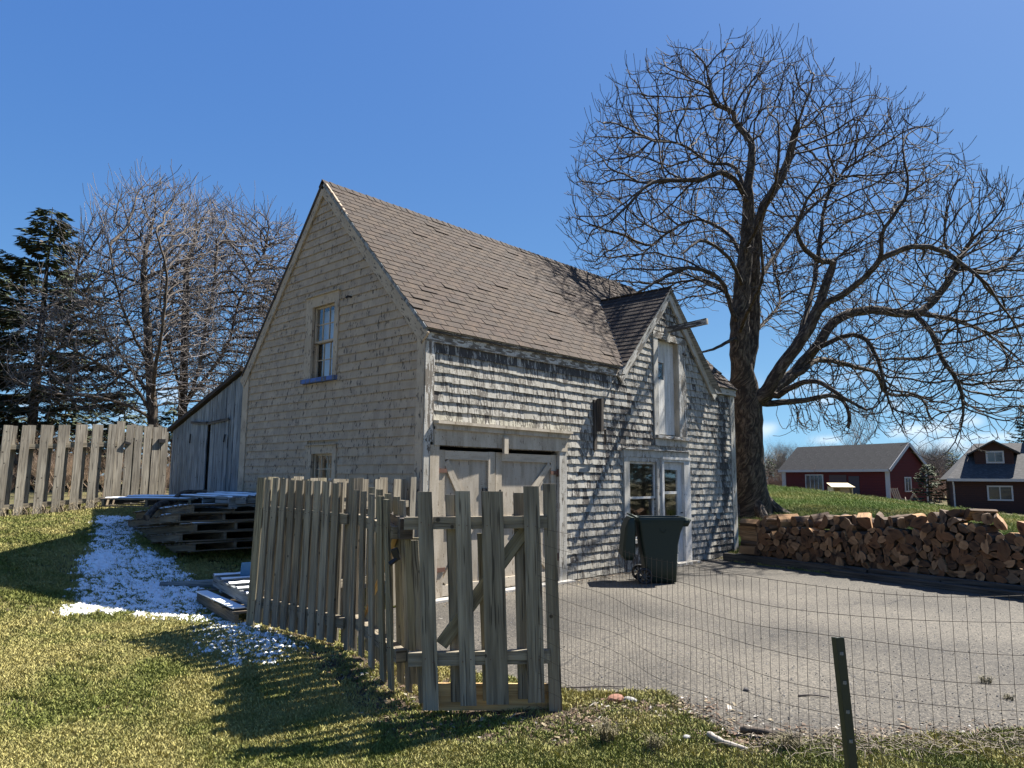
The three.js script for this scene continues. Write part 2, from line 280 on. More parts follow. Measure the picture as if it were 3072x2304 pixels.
// driveway: a flat worn sheet from the barn doors to the wire fence and the log pile, its edges ragged
const DRIVE = [[-0.6, 0.03], [8.3, 0.03], [7.65, 0.5], [6.3, 5.4], [5.6, 9], [5.6, 14], [1.5, 14], [0.4, 7.6], [-0.3, 6.5], [-1.15, 5.9], [-1.6, 5.45], [-1.72, 5.15], [-1.45, 4.7], [-1.2, 4.35], [-1.7, 3.9], [-1.85, 2.6], [-1.8, 1], [-1.4, 0.2]];
{
  const r = rng(3), pts = [];
  for (let i = 0; i < DRIVE.length; i++) { const a = DRIVE[i], b = DRIVE[(i + 1) % DRIVE.length], L = Math.hypot(b[0] - a[0], b[1] - a[1]), n = Math.max(1, Math.round(L / 0.07)), rough = i >= 6 ? 0.11 : 0; for (let q = 0; q < n; q++) { const t = q / n; pts.push(new THREE.Vector2(mix(a[0], b[0], t) + (fbm(a[0] * 9 + q * 0.4, 3, 8 + i, 3) - 0.5) * rough + (r() - 0.5) * rough * 0.35, -(mix(a[1], b[1], t) + (fbm(q * 0.4, 9, 28 + i, 3) - 0.5) * rough))); } }
  const g = new THREE.ShapeGeometry(new THREE.Shape(pts)); g.rotateX(-Math.PI / 2); g.translate(0, 0.008, 0);
  tag(struct('driveway', g, M.drive), 'worn grey gravel and asphalt driveway before the barn', 'driveway');
}
// snow left in the shade of the barn: a thin crust that breaks up into lumps among the grass
const SNOW = [[-1.53, -7.14], [-2.06, -5.61], [-2.64, -4.03], [-2.99, -3.05], [-3.38, -2.11], [-3.54, -1.64], [-3.31, -1.48], [-3.11, -1.36], [-2.71, -0.2], [-3.28, 0.87], [-3.3, 1.44], [-2.98, 1.78], [-2.61, 1.44], [-2.49, 0.54], [-2.47, -0.09], [-2.38, -0.76], [-1.97, -1.9], [-1.84, -2.68], [-1.77, -4.01], [-1.97, -4.51], [-1.74, -5.05], [-1.27, -5.47], [-1.19, -6.69]];
{
  const st = 0.0145, x0 = -3.75, x1 = -1.0, z0 = -7.2, z1 = 1.8, nx = Math.round((x1 - x0) / st), nz = Math.round((z1 - z0) / st), p = [], u = [], id = [], hh = [];
  for (let j = 0; j <= nz; j++) for (let i = 0; i <= nx; i++) {
    const x = x0 + i * st, z = z0 + j * st, d = edgeDist(SNOW, x, z) * (inPoly(SNOW, x, z) ? 1 : -1), thin = ss(-1.0, -0.3, z);
    const n = fbm(x * 16, z * 12, 201, 3) * 0.42 + fbm(x * 52, z * 40, 203, 2) * 0.58, h = (n - 0.44 - 0.05 * thin + clamp(d < 0 ? d * 1.4 : d * 0.45, -0.5, 0.08)) * 0.1;
    hh.push(h); p.push(x, H(x, z) + Math.min(0.03, h) - 0.002 + (h > 0 ? 0.012 : 0), z); u.push(x, z);
  }
  for (let j = 0; j < nz; j++) for (let i = 0; i < nx; i++) { const a = j * (nx + 1) + i, b = a + nx + 1; if (Math.max(hh[a], hh[a + 1], hh[b], hh[b + 1]) > 0) id.push(a, b, a + 1, a + 1, b, b + 1); }
  const g = new THREE.BufferGeometry(); g.setAttribute('position', new THREE.Float32BufferAttribute(p, 3)); g.setAttribute('uv', new THREE.Float32BufferAttribute(u, 2)); g.setIndex(id); g.computeVertexNormals();
  const o = mk('snow_patch', g, M.snow); o.userData.kind = 'stuff'; tag(o, 'thin patchy snow lying on the grass in the barn shade', 'snow');
}
// dark soil and rotted leaves by the near fence, spread to blacken its cast shadow
{
  const P = [[-2.05, 4.55], [-1.95, 3.9], [-2.15, 2.4], [-2.05, 0.6], [-2.4, 0.0], [-2.95, 0.3], [-3.05, 1.5], [-3.35, 2.6], [-3.65, 3.3], [-3.5, 4.0], [-2.9, 4.4]], st = 0.035, x0 = -3.9, z0 = -0.3, nx = 60, nz = 146, p = [], u = [], id = [], hh = [];
  for (let j = 0; j <= nz; j++) for (let i = 0; i <= nx; i++) { const x = x0 + i * st, z = z0 + j * st, d = edgeDist(P, x, z) * (inPoly(P, x, z) ? 1 : -1), h = fbm(x * 5, z * 5, 231, 4) - 0.5 + clamp(d * 0.9, -0.5, 0.16); hh.push(h); p.push(x, H(x, z) + clamp(h * 0.05, -0.02, 0.007) + (fbm(x * 30, z * 30, 233, 2) - 0.5) * 0.008, z); u.push(x, z); }
  for (let j = 0; j < nz; j++) for (let i = 0; i < nx; i++) { const a = j * (nx + 1) + i, b = a + nx + 1; if (Math.max(hh[a], hh[a + 1], hh[b], hh[b + 1]) > -0.02) id.push(a, b, a + 1, a + 1, b, b + 1); }
  const g = new THREE.BufferGeometry(); g.setAttribute('position', new THREE.Float32BufferAttribute(p, 3)); g.setAttribute('uv', new THREE.Float32BufferAttribute(u, 2)); g.setIndex(id); g.computeVertexNormals();
  const t = texs(512, 512, (a, b) => { const f = fbm(a * 60, b * 60, 235, 3, 60, 60), h = hash2(Math.floor(a * 256), Math.floor(b * 256), 237), k = clamp(f * 0.8 + h * 0.35); return [...mix3([34, 27, 20], [92, 76, 56], k), k]; });
  const o = mk('soil_and_shadow', g, mat(t, { bumpScale: 0.008, roughness: 1 })); o.userData.kind = 'structure'; tag(o, 'dark soil by the near picket fence, laid to deepen its shadow', 'soil');
}
// grass: tufts of single blades, straw and green mixed
function tuftGeo(seed, n, h, spread) {
  const r = rng(seed), p = [], nn = [];
  for (let k = 0; k < n; k++) {
    const a = r() * 6.28, q = Math.sqrt(r()) * spread, bx = Math.cos(a) * q, bz = Math.sin(a) * q, b = r() * 6.28, w = 0.0022 + r() * 0.0014, hh = h * (0.55 + r() * 0.7), l = hh * (0.25 + r() * 0.8), d = r() * 6.28;
    const wx = Math.cos(b) * w, wz = Math.sin(b) * w, mx = bx + Math.cos(d) * l * 0.3, mz = bz + Math.sin(d) * l * 0.3, tx = bx + Math.cos(d) * l, tz = bz + Math.sin(d) * l;
    p.push(bx - wx, -0.004, bz - wz, bx + wx, -0.004, bz + wz, mx + wx, hh * 0.62, mz + wz, bx - wx, -0.004, bz - wz, mx + wx, hh * 0.62, mz + wz, mx - wx, hh * 0.62, mz - wz, mx - wx, hh * 0.62, mz - wz, mx + wx, hh * 0.62, mz + wz, tx, hh, tz);
  }
  const g = new THREE.BufferGeometry(); g.setAttribute('position', new THREE.Float32BufferAttribute(p, 3)); g.computeVertexNormals(); return g;
}
M.blade = new THREE.MeshStandardMaterial({ color: 0xffffff, roughness: 0.8, side: THREE.DoubleSide });
const SHED = (x, z) => x > -0.12 && x < 9.1 && z < 0.06 && z > -8.4;
function scatterGrass(name, label, n, seed, place, geo, shade) {
  const r = rng(seed), o = new THREE.InstancedMesh(geo, M.blade, n), m = new THREE.Matrix4(), q = new THREE.Quaternion(), c = new THREE.Color(); let k = 0, tries = 0;
  while (k < n && tries++ < n * 12) {
    const P = place(r); if (!P) continue; const [x, z, s] = P, y = H(x, z);
    q.setFromAxisAngle(V(0, 1, 0), r() * 6.28); m.compose(V(x, y, z), q, V(s, s * (0.7 + r() * 0.6), s)); o.setMatrixAt(k, m);
    const [cr, cg, cb] = shade(x, z, r); c.setRGB(cr, cg, cb); o.setColorAt(k, c); k++;
  }
  o.count = k; o.name = name; o.userData.kind = 'stuff'; tag(o, label, 'grass'); scene.add(o); return o;
}
const DIRT = [[-2.15, 4.7], [-1.9, 4.3], [-2.1, 2.5], [-2.0, 0.8], [-2.35, -0.3], [-2.7, -0.1], [-2.7, 1.6], [-3.05, 2.9], [-3.2, 3.5], [-2.6, 4.5]];
function lawnTone(x, z, r) {
  const b = fbm(x * 0.75 + 30, z * 0.75 + 30, 211, 4), m = fbm(x * 3 + 9, z * 3 + 9, 213, 3), t = clamp((b - 0.42) * 2.2 + (m - 0.5) * 2.2 + (r() - 0.5) * 0.75 + 0.32), j = 0.75 + r() * 0.5;
  const c = mix3([0.138, 0.152, 0.025], [0.315, 0.275, 0.090], t); return [c[0] * j, c[1] * j, c[2] * j];
}
const CX = -6.265, CZ = 7.478;
function lawnSpot(r0, r1, a0, a1, sc) {
  return (r) => {
    const d = r0 * Math.pow(r1 / r0, r()), a = mix(a0, a1, r()), x = CX + Math.sin(a) * d, z = CZ - Math.cos(a) * d;
    if (SHED(x, z) || inPoly(DRIVE, x, z)) return null;
    if (inPoly(DIRT, x, z) && r() < 0.8) return null;
    if (x > -2.7 && z > 3.2 && edgeDist(DRIVE, x, z) < 0.75 && r() < 0.6) return null;
    if (inPoly(SNOW, x, z) && z < -0.9 && r() < 0.45) return null;
    const bare = fbm(x * 1.7 + 70, z * 1.7 + 70, 217, 4); if (bare > 0.60 && r() < 0.75) return null;
    return [x, z, sc(d) * (0.7 + r() * 0.6)];
  };
}
scatterGrass('lawn_grass', 'short yellow green lawn grass left of the picket fence', 200000, 301, lawnSpot(2.3, 19, -0.02, 1.42, (d) => 0.9 + d * 0.05), tuftGeo(1, 12, 0.021, 0.036), lawnTone);
scatterGrass('mound_grass', 'bright green grass on the rise behind the log pile', 52000, 303, (r) => {
  const d = 14 + 17 * r() * r() + r() * 3, a = mix(1.1, 1.62, r()), x = CX + Math.sin(a) * d, z = CZ - Math.cos(a) * d; if (x < 9.0 - 0.26 * z || SHED(x, z)) return null; return [x, z, 1.5 + r() * 0.7];
}, tuftGeo(2, 11, 0.05, 0.06), (x, z, r) => { const b = fbm(x * 0.5, z * 0.5 + 99, 221, 3), t = clamp((b - 0.48) * 3 + (r() - 0.5) * 0.7 + 0.2), j = 0.8 + r() * 0.4, c = mix3([0.14, 0.205, 0.03], [0.31, 0.285, 0.085], t); return [c[0] * j, c[1] * j, c[2] * j]; });
// dead leaves, straw and chips along the fence foot and the driveway edge
{
  const r = rng(401), leaf = new THREE.BufferGeometry(); leaf.setAttribute('position', new THREE.Float32BufferAttribute([-0.5, 0, -0.3, 0.5, 0.12, -0.35, 0.6, 0.05, 0.3, -0.5, 0, -0.3, 0.6, 0.05, 0.3, -0.4, 0.16, 0.35], 3)); leaf.computeVertexNormals();
  const n = 6800, o = new THREE.InstancedMesh(leaf, M.blade, n), m = new THREE.Matrix4(), c = new THREE.Color(), e = new THREE.Euler(), q = new THREE.Quaternion(); let k = 0;
  const near = [[-2.15, 4.25], [-1.55, 4.55], [-1.4, 4.7], [-1.72, 5.2], [-1.5, 5.5], [-1.05, 5.95], [-0.3, 6.55], [0.4, 7.6]];
  for (let t = 0; t < 60000 && k < n; t++) {
    let x, z; const w = r();
    if (w < 0.12) { const d = 3 * Math.pow(4, r()), a = mix(0.0, 0.75, r()); x = CX + Math.sin(a) * d; z = CZ - Math.cos(a) * d; if (SHED(x, z) || z < -8) continue; } else if (w < 0.45) { const i = Math.floor(r() * (near.length - 1)), f = r(); x = mix(near[i][0], near[i + 1][0], f) + (r() + r() - 1) * 0.42 - 0.06; z = mix(near[i][1], near[i + 1][1], f) + (r() + r() - 1) * 0.3; }
    else if (w < 0.86) { x = mix(-3.3, -1.7, r()); z = mix(-0.4, 4.7, r()); if (!inPoly(DIRT, x, z) && r() < 0.85) continue; }
    else { x = mix(0.2, 8.4, r()); z = 0.08 + r() * r() * 0.35; }
    const s = 0.012 + r() * r() * 0.035, st = r() < 0.4; e.set((r() - 0.5) * 0.7, r() * 6.28, (r() - 0.5) * 0.7); q.setFromEuler(e);
    m.compose(V(x, H(x, z) + 0.013, z), q, V(st ? s * 2.6 : s, s, st ? s * 0.22 : s)); o.setMatrixAt(k, m);
    const tcol = r(), cc = tcol < 0.45 ? [0.15, 0.085, 0.045] : tcol < 0.75 ? [0.30, 0.235, 0.14] : tcol < 0.9 ? [0.07, 0.05, 0.035] : [0.5, 0.46, 0.4], j = 0.5 + r() * 0.36; c.setRGB(cc[0] * j, cc[1] * j, cc[2] * j); o.setColorAt(k, c); k++;
  }
  o.count = k; o.name = 'leaf_litter'; o.userData.kind = 'stuff'; tag(o, 'brown leaf and straw litter along fence foot and driveway edge', 'leaf litter'); scene.add(o);
  const pg = new THREE.IcosahedronGeometry(1, 0), n2 = 9000, o2 = new THREE.InstancedMesh(pg, plain(0xffffff), n2);
  for (k = 0; k < n2;) { const d = 3.2 * Math.pow(16 / 3.2, r()), a = mix(0.75, 1.5, r()), x = CX + Math.sin(a) * d, z = CZ - Math.cos(a) * d; if (!inPoly(DRIVE, x, z)) { continue; } const s = 0.0025 + r() * r() * 0.006; e.set(r() * 6, r() * 6, r() * 6); q.setFromEuler(e); m.compose(V(x, 0.0085 + s * 0.3, z), q, V(s, s * 0.6, s)); o2.setMatrixAt(k, m); const j = 0.05 + r() * 0.2; c.setRGB(j, j * 0.96, j * 0.89); o2.setColorAt(k, c); k++; }
  o2.name = 'loose_gravel'; o2.userData.kind = 'stuff'; tag(o2, 'loose grey stone chips scattered over the driveway', 'gravel'); scene.add(o2);
}
// ---------- the barn: front wall in the plane z = 0, gable wall in the plane x = 0 ----------
const LB = 8.95, RZ = -2.64, RY = 6.40, BZ = -5.02;            // length, ridge line, rear wall
const frontRoofY = (z) => 3.70 + (RY + 0.03 - 3.70) * (z / RZ), rearRoofY = (z) => 3.50 + (RY + 0.03 - 3.50) * ((z - BZ) / (RZ - BZ));
const DX = 6.23, DY = 5.40, DS = 1.07, dormY = (x) => DY - Math.abs(x - DX) * DS;
const barn = thing('barn', 'old shingled barn with peeling white paint, brown roof and wall dormer', 'barn', [LB / 2, 0, BZ / 2]);
function camDist(x, y, z) { return Math.hypot(x + 6.265, y - 1.6, z - 7.478); }
function wallGeo(pts, holes, depth) {                            // wall sheathing with real openings, uv in metres
  const s = new THREE.Shape(pts.map((p) => new THREE.Vector2(...p)));
  for (const [a, b, c, d] of holes) { const h = new THREE.Path(); h.moveTo(a, c); h.lineTo(a, d); h.lineTo(b, d); h.lineTo(b, c); h.closePath(); s.holes.push(h); }
  return new THREE.ExtrudeGeometry(s, { depth, bevelEnabled: false });
}
// openings: [x0, x1, y0, y1]
const GD = [0.27, 2.80, -0.01, 2.04], LD = [5.80, 6.57, 2.46, 4.33], WN = [4.78, 5.70, 0.55, 1.94], ED = [5.87, 6.66, -0.005, 2.0];
const gSheath = wallGeo([[0.02, -0.05], [LB - 0.02, -0.05], [LB - 0.02, 3.62], [8.0, 3.44], [DX, DY - 0.10], [4.52, 3.50], [0.02, 3.62]], [[GD[0], GD[1], 0, GD[3]], LD, WN, [ED[0], ED[1], 0, ED[3]]], 0.1); gSheath.translate(0, 0, -0.12);
const frontWall = mk('front_wall', gSheath, M.shBare, barn);
// gable sheathing: shape in (-z, y), turned into the plane x = 0
const UW = [2.17, 2.80, 3.16, 4.33], LW = [2.08, 2.66, 1.05, 1.97];
function gableAt(x) { const g = wallGeo([[0.02, -0.05], [-BZ - 0.02, -0.05], [-BZ - 0.02, 3.47], [-RZ, RY - 0.08], [0.02, 3.62]], x < 1 ? [UW, LW] : [], 0.1); g.rotateY(Math.PI / 2); g.translate(x, 0, 0); return g; }
const gableWall = mk('gable_wall', gableAt(0.02), M.gable, barn);
mk('far_gable_wall', gableAt(LB - 0.12), M.gable, barn);
mk('rear_wall', new GB().box(0.02, LB - 0.02, -0.05, 3.45, BZ + 0.0, BZ + 0.1).geo(), M.gable, barn);
mk('loft_floor', new GB().box(0.13, LB - 0.13, 2.15, 2.25, BZ + 0.11, -0.13).geo(), M.interior, barn);
mk('ground_floor', new GB().box(0.13, LB - 0.13, -0.02, 0.012, BZ + 0.11, -0.13).geo(), M.interior, barn);
function splitPieces(pieces, keep, parent, name, restName) {     // the pieces that show largest are single parts, the rest one part
  pieces.sort((a, b) => a.d - b.d); const rest = new Map();
  pieces.forEach((q, i) => { if (i < keep) mk(name, q.g.geo(), q.m, parent); else { if (!rest.has(q.m)) rest.set(q.m, []); rest.get(q.m).push(q.g.geo()); } });
  for (const [m, l] of rest) { const o = mk(restName, mergeGeometries(l), m, parent); o.userData.kind = 'stuff'; }
}
// --- front shingles ---
{
  const r = rng(1001), P = [], E = 0.1315;
  for (let k = 0; k < 40; k++) {
    const y0 = 0.02 + k * E, ym = y0 + 0.05, yt = y0 + E; let iv = [];
    if (yt < 3.47) iv = [[0.165, 8.755]]; else { const a = DX - (DY - 0.03 - yt) / DS, b = DX + (DY - 0.03 - yt) / DS; if (b - a > 0.15 && yt < DY) iv = [[a, b]]; if (yt < 3.6) iv = [[4.5, 8.0]]; }
    if (!iv.length) continue;
    for (const [a, b, c, d] of [[0.0, 3.0, -1, 2.27], [5.63, 6.86, 2.36, 4.42], [4.61, 6.9, -1, 2.17]]) if (ym > c && ym < d) iv = iv.flatMap(([p, q]) => [[p, Math.min(q, a)], [Math.max(p, b), q]]).filter(([p, q]) => q - p > 0.02);
    for (const [p, q] of iv) {
      let x = p; while (x < q - 0.01) {
        let w = 0.075 + r() * 0.115; if (q - x - w < 0.05) w = q - x; const xe = Math.min(q, x + w);
        const th = 0.0085 + r() * 0.005, jy = (r() - 0.5) * 0.009 + (r() < 0.06 ? (r() - 0.5) * 0.02 : 0), til = (r() - 0.5) * 0.006, g = new GB(), yb = y0 + jy, z1 = 0.003 + (r() - 0.5) * 0.003;
        const cup = (r() - 0.5) * 0.004, xa = x + 0.0012 + r() * 0.001, xb = xe - 0.0012 - r() * 0.001, yT = y0 + E + 0.02, zT = z1 - 0.011;
        g.hexa([V(xa, yb - til, z1 + th - 0.0065), V(xb, yb + til, z1 + th - 0.0065), V(xb, yT, -0.02), V(xa, yT, -0.02), V(xa, yb - til, z1 + th + cup), V(xb, yb + til, z1 + th - cup), V(xb, yT, zT), V(xa, yT, zT)], r() * 5, r() * 5);
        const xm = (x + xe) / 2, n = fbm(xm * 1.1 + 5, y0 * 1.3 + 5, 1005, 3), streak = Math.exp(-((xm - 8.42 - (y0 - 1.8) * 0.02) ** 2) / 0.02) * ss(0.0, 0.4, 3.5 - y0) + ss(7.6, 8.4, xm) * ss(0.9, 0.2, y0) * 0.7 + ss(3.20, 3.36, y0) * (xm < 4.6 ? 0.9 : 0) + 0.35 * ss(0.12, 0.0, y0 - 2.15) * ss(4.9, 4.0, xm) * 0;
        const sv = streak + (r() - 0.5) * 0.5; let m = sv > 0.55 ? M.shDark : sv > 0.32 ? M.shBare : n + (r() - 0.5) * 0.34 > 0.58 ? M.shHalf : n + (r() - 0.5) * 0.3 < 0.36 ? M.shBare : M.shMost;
        if (y0 > 2.2 && y0 < 2.45 && xm < 3.2 && r() < 0.7) m = M.shOchre;
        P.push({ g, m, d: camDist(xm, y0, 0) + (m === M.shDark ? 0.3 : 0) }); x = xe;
      }
    }
  }
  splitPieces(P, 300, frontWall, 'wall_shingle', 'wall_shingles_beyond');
}
// --- gable shingles ---
{
  const r = rng(1101), P = [], E = 0.128;
  for (let k = 0; k < 52; k++) {
    const y0 = 0.0 + k * E, yt = y0 + E, ym = y0 + 0.05; let a = 0.13, b = 4.82;                       // a, b = -z
    if (ym > 3.35) a = Math.max(a, (ym - 3.62) / 1.035 + 0.16); if (ym > 3.2) b = Math.min(b, 5.02 - (ym - 3.47) / 1.23 - 0.13);
    if (b - a < 0.05) continue; let iv = [[a, b]];
    for (const [p0, p1, c, d] of [[2.06, 3.0, 3.06, 4.52], [1.98, 2.83, -1, 2.13]]) if (ym > c && ym < d) iv = iv.flatMap(([p, q]) => [[p, Math.min(q, p0)], [Math.max(p, p1), q]]).filter(([p, q]) => q - p > 0.02);
    for (const [p, q] of iv) {
      let s = p; while (s < q - 0.01) {
        let w = 0.09 + r() * 0.14; if (q - s - w < 0.05) w = q - s; const se = Math.min(q, s + w), th = 0.008 + r() * 0.0035, jy = (r() - 0.5) * 0.005, g = new GB(), yb = y0 + jy, X = -0.003 - th, xT = 0.0035, yT = yt + 0.02, e = r() * 0.0004;
        const za = -(se - e), zb = -(s + e);
        g.hexa([V(X + 0.0045, yb, za), V(X + 0.0045, yb, zb), V(0.02, yT, zb), V(0.02, yT, za), V(X, yb, za), V(X, yb, zb), V(xT, yT, zb), V(xT, yT, za)].map((_, i, l) => l[[1, 0, 3, 2, 5, 4, 7, 6][i]]), r() * 5, r() * 5);
        const t = r(); P.push({ g, m: t < 0.62 ? M.gable : t < 0.82 ? M.gable2 : M.gable3, d: camDist(0, y0, -(s + se) / 2) }); s = se;
      }
    }
  }
  splitPieces(P, 300, gableWall, 'gable_shingle', 'gable_shingles_beyond');
}
// --- trim boards ---
const tb = (name, A, B, w, t, wd, m, parent, ou = 0) => mk(name, new GB().bar(V(...A), V(...B), w, t, V(...wd), ou, ou * 0.7).geo(), m, parent);
tb('corner_board', [0.082, 2.09, 0.008], [0.082, 3.6, 0.008], 0.158, 0.026, [1, 0, 0], M.trimPeel, frontWall, 0.3);
tb('corner_board', [8.852, 0.0, 0.008], [8.852, 3.52, 0.008], 0.19, 0.026, [1, 0, 0], M.trim, frontWall, 0.9);
tb('corner_board', [-0.012, -0.02, -0.066], [-0.012, 3.60, -0.066], 0.026, 0.136, [1, 0, 0], M.gableTrim, gableWall, 0.5);
tb('corner_board', [-0.012, -0.02, -4.925], [-0.012, 3.5, -4.925], 0.026, 0.195, [1, 0, 0], M.gableTrim, gableWall, 0.1);
tb('rake_board', [-0.022, 3.475, 0.03], [-0.022, RY - 0.10, RZ + 0.02], 0.032, 0.19, [1, 0, 0], M.gableTrim, gableWall, 0.7);
tb('rake_board', [-0.024, 3.27, BZ - 0.03], [-0.024, RY - 0.10, RZ - 0.02], 0.032, 0.19, [1, 0, 0], M.gableTrim, gableWall, 1.7);
tb('frieze_board', [0.0, 3.525, 0.012], [4.5, 3.525, 0.012], 0.16, 0.03, [0, 1, 0], M.trimPeel, frontWall, 0.4);
tb('frieze_board', [0.0, 3.60, 0.03], [4.47, 3.60, 0.03], 0.06, 0.07, [0, 1, 0], M.shBare, frontWall, 2.4);
tb('frieze_board', [8.02, 3.545, 0.03], [8.96, 3.545, 0.03], 0.15, 0.06, [0, 1, 0], M.trim, frontWall, 1.4);
// --- roof decks ---
const cu = (a, b) => V().subVectors(b, a).normalize();
function deck(P, n, t, m, name, parent) {                        // flat polygon P (world points), thickened by t against n
  const o = P[0], ex = cu(P[0], P[1]), ey = V().crossVectors(n, ex).normalize(), s = new THREE.Shape(P.map((q) => { const d = V().subVectors(q, o); return new THREE.Vector2(d.dot(ex), d.dot(ey)); }));
  const g = new THREE.ExtrudeGeometry(s, { depth: t, bevelEnabled: false }); g.applyMatrix4(new THREE.Matrix4().makeBasis(ex, ey, n).setPosition(o.clone().addScaledVector(n, -t))); return mk(name, g, m, parent);
}
const FE = 0.08, fy = frontRoofY(FE), re = BZ - 0.05, ry = rearRoofY(re), XA = -0.05, XB = LB + 0.05, TOP = frontRoofY(RZ);
const nF = V(0, -(RZ - FE), TOP - fy).normalize(), nR = V(0, RZ - re, -(TOP - ry)).normalize();
const zd = (y) => FE + (y - fy) / (TOP - fy) * (RZ - FE);       // front slope: depth where the roof reaches height y
const roof = deck([V(XA, fy, FE), V(4.46, fy, FE), V(DX, DY, zd(DY)), V(8.03, fy, FE), V(XB, fy, FE), V(XB, TOP, RZ), V(XA, TOP, RZ)], nF, 0.05, M.roofUnder, 'roof', barn);
deck([V(XB, ry, re), V(XA, ry, re), V(XA, TOP, RZ), V(XB, TOP, RZ)], nR, 0.05, M.roofs[3], 'rear_slope', roof);
const nL = V(-DS, 1, 0).normalize(), nRt = V(DS, 1, 0).normalize(), DF = 0.09;
deck([V(4.42, dormY(4.42), DF), V(DX, DY, DF), V(DX, DY, zd(DY) - 0.1), V(4.42, dormY(4.42), zd(dormY(4.42)) - 0.03)].reverse(), nL, 0.03, M.roofUnder, 'dormer_deck', roof);
deck([V(8.04, dormY(8.04), DF), V(DX, DY, DF), V(DX, DY, zd(DY) - 0.1), V(8.04, dormY(8.04), zd(dormY(8.04)) - 0.03)], nRt, 0.03, M.roofUnder, 'dormer_deck', roof);
// --- roof shingles: three-tab strips laid in courses ---
{
  const r = rng(1201), P = [], sl = V(0, TOP - fy, RZ - FE), SL = sl.length(); sl.normalize();
  const tab = (o, ex, ey, n, x0, x1, s0, s1, lift, m, dd) => {
    const g = new GB(), th = 0.0065, q = (x, s, h) => o.clone().addScaledVector(ex, x).addScaledVector(ey, s).addScaledVector(n, h), c = (r() - 0.5) * 0.003, d = (r() - 0.5) * 0.003;
    g.hexa([q(x0, s0, 0.001), q(x1, s0, 0.001), q(x1, s1, 0.0005), q(x0, s1, 0.0005), q(x0, s0 + c, 0.003 + th + lift), q(x1, s0 + d, 0.003 + th + lift * (0.4 + r() * 0.8)), q(x1, s1, 0.002), q(x0, s1, 0.002)], r() * 4, r() * 4);
    const ce = q((x0 + x1) / 2, (s0 + s1) / 2, 0); P.push({ g, m, d: camDist(ce.x, ce.y, ce.z) + dd });
  };
  const tone = (x, s) => { const n = fbm(x * 0.9 + 3, s * 1.6 + 3, 1207, 3) + (r() - 0.5) * 0.75, i = Math.floor(clamp(n) * 6.99); return M.roofs[r() < 0.05 ? 5 : [0, 4, 1, 2, 0, 6, 3][i]]; };
  const E = 0.140, T = 0.305; let row = 0;
  for (let s = -0.01; s < SL - 0.05; s += E, row++) {
    const off = (row % 2) * T / 2 + (r() - 0.5) * 0.02, sag = (x) => 0.012 * (fbm(x * 0.6, s * 0.8, 1211, 2) - 0.5);
    for (let x = XA - off; x < XB; x += T) {
      const a = Math.max(XA - 0.012, x + 0.0065), b = Math.min(XB + 0.012, x + T - 0.0065); if (b - a < 0.03) continue;
      const xm = (a + b) / 2, y = fy + (s + E / 2) * sl.y; if (y < dormY(xm) - 0.06) continue;
      const lift = (r() < 0.08 ? 0.006 + r() * 0.012 : r() * 0.0035) + (xm > 7.9 && s < 0.9 ? r() * 0.012 : 0), sg = sag(xm);
      tab(V(0, fy, FE), V(1, 0, 0), sl, nF, a, b, s + sg, Math.min(s + sg + E + 0.03, SL), lift, tone(xm, s), 0);
    }
  }
  const ld = V(1, DS, 0).normalize();
  for (const side of [-1, 1]) {
    const o = V(side < 0 ? 4.42 : 8.04, dormY(4.42), 0), ey = V(-side * ld.x, ld.y, 0), n = side < 0 ? nL : nRt, L = (DX - 4.42) / ld.x; row = 0;
    for (let s = -0.012; s < L - 0.03; s += 0.128, row++) {
      const y = o.y + s * ld.y, zv = zd(y) - 0.05; let z = DF + 0.015 + (row % 2) * T / 2;
      while (z > zv) { const z1 = Math.max(zv, z - T), zz = Math.min(DF + 0.015, z); if (zz - z1 > 0.02) { const ex = V(0, 0, -side), a = side > 0 ? -zz : zz, b = side > 0 ? -z1 : z1; tab(o, V(0, 0, side < 0 ? 1 : -1), ey, n, side < 0 ? z1 + 0.003 : -zz + 0.003, side < 0 ? zz - 0.003 : -z1 - 0.003, s + (r() - 0.5) * 0.012, s + 0.15, r() * 0.004, M.roofs[[3, 5, 1, 4][Math.floor(r() * 4)]], side > 0 ? 6 : 1); } z -= T; }
    }
  }
  splitPieces(P, 300, roof, 'roof_shingle', 'roof_shingles_beyond');
  for (let x = XA - 0.01, k = 0; x < XB; x += 0.145, k++) {      // ridge caps, each bent over the ridge and lapping the next
    const g = new GB(), x1 = Math.min(XB, x + 0.2), h = 0.012 + r() * 0.008, h1 = 0.004; const F = (q, s, hh) => V(q, TOP, RZ).addScaledVector(sl, -s).addScaledVector(nF, hh), sr = V(0, TOP - ry, RZ - re).normalize(), B = (q, s, hh) => V(q, TOP, RZ).addScaledVector(sr, -s).addScaledVector(nR, hh), T0 = (q, hh) => V(q, TOP + hh * 1.35, RZ);
    const w = 0.125 + r() * 0.01; g.hexa([F(x, w, 0), F(x1, w, 0), T0(x1, 0), T0(x, 0), F(x, w, h), F(x1, w, h1), T0(x1, h1 + 0.004), T0(x, h + 0.004)], r() * 3, r()); g.hexa([T0(x, 0), T0(x1, 0), B(x1, w, 0), B(x, w, 0), T0(x, h + 0.004), T0(x1, h1 + 0.004), B(x1, w, h1), B(x, w, h)], r() * 3, r());
    mk('ridge_cap', g.geo(), M.roofs[[3, 5, 1, 3, 5][k % 5]], roof);
  }
}
// dormer rake boards and gable peak
tb('dormer_rake', [4.50, dormY(4.50) - 0.15, 0.035], [DX, DY - 0.145, 0.035], 0.04, 0.18, [0, 0, 1], M.trimPeel, frontWall, 0.2);
tb('dormer_rake', [8.03, dormY(8.03) - 0.11, 0.037], [DX, DY - 0.145, 0.037], 0.04, 0.16, [0, 0, 1], M.trim, frontWall, 1.2);
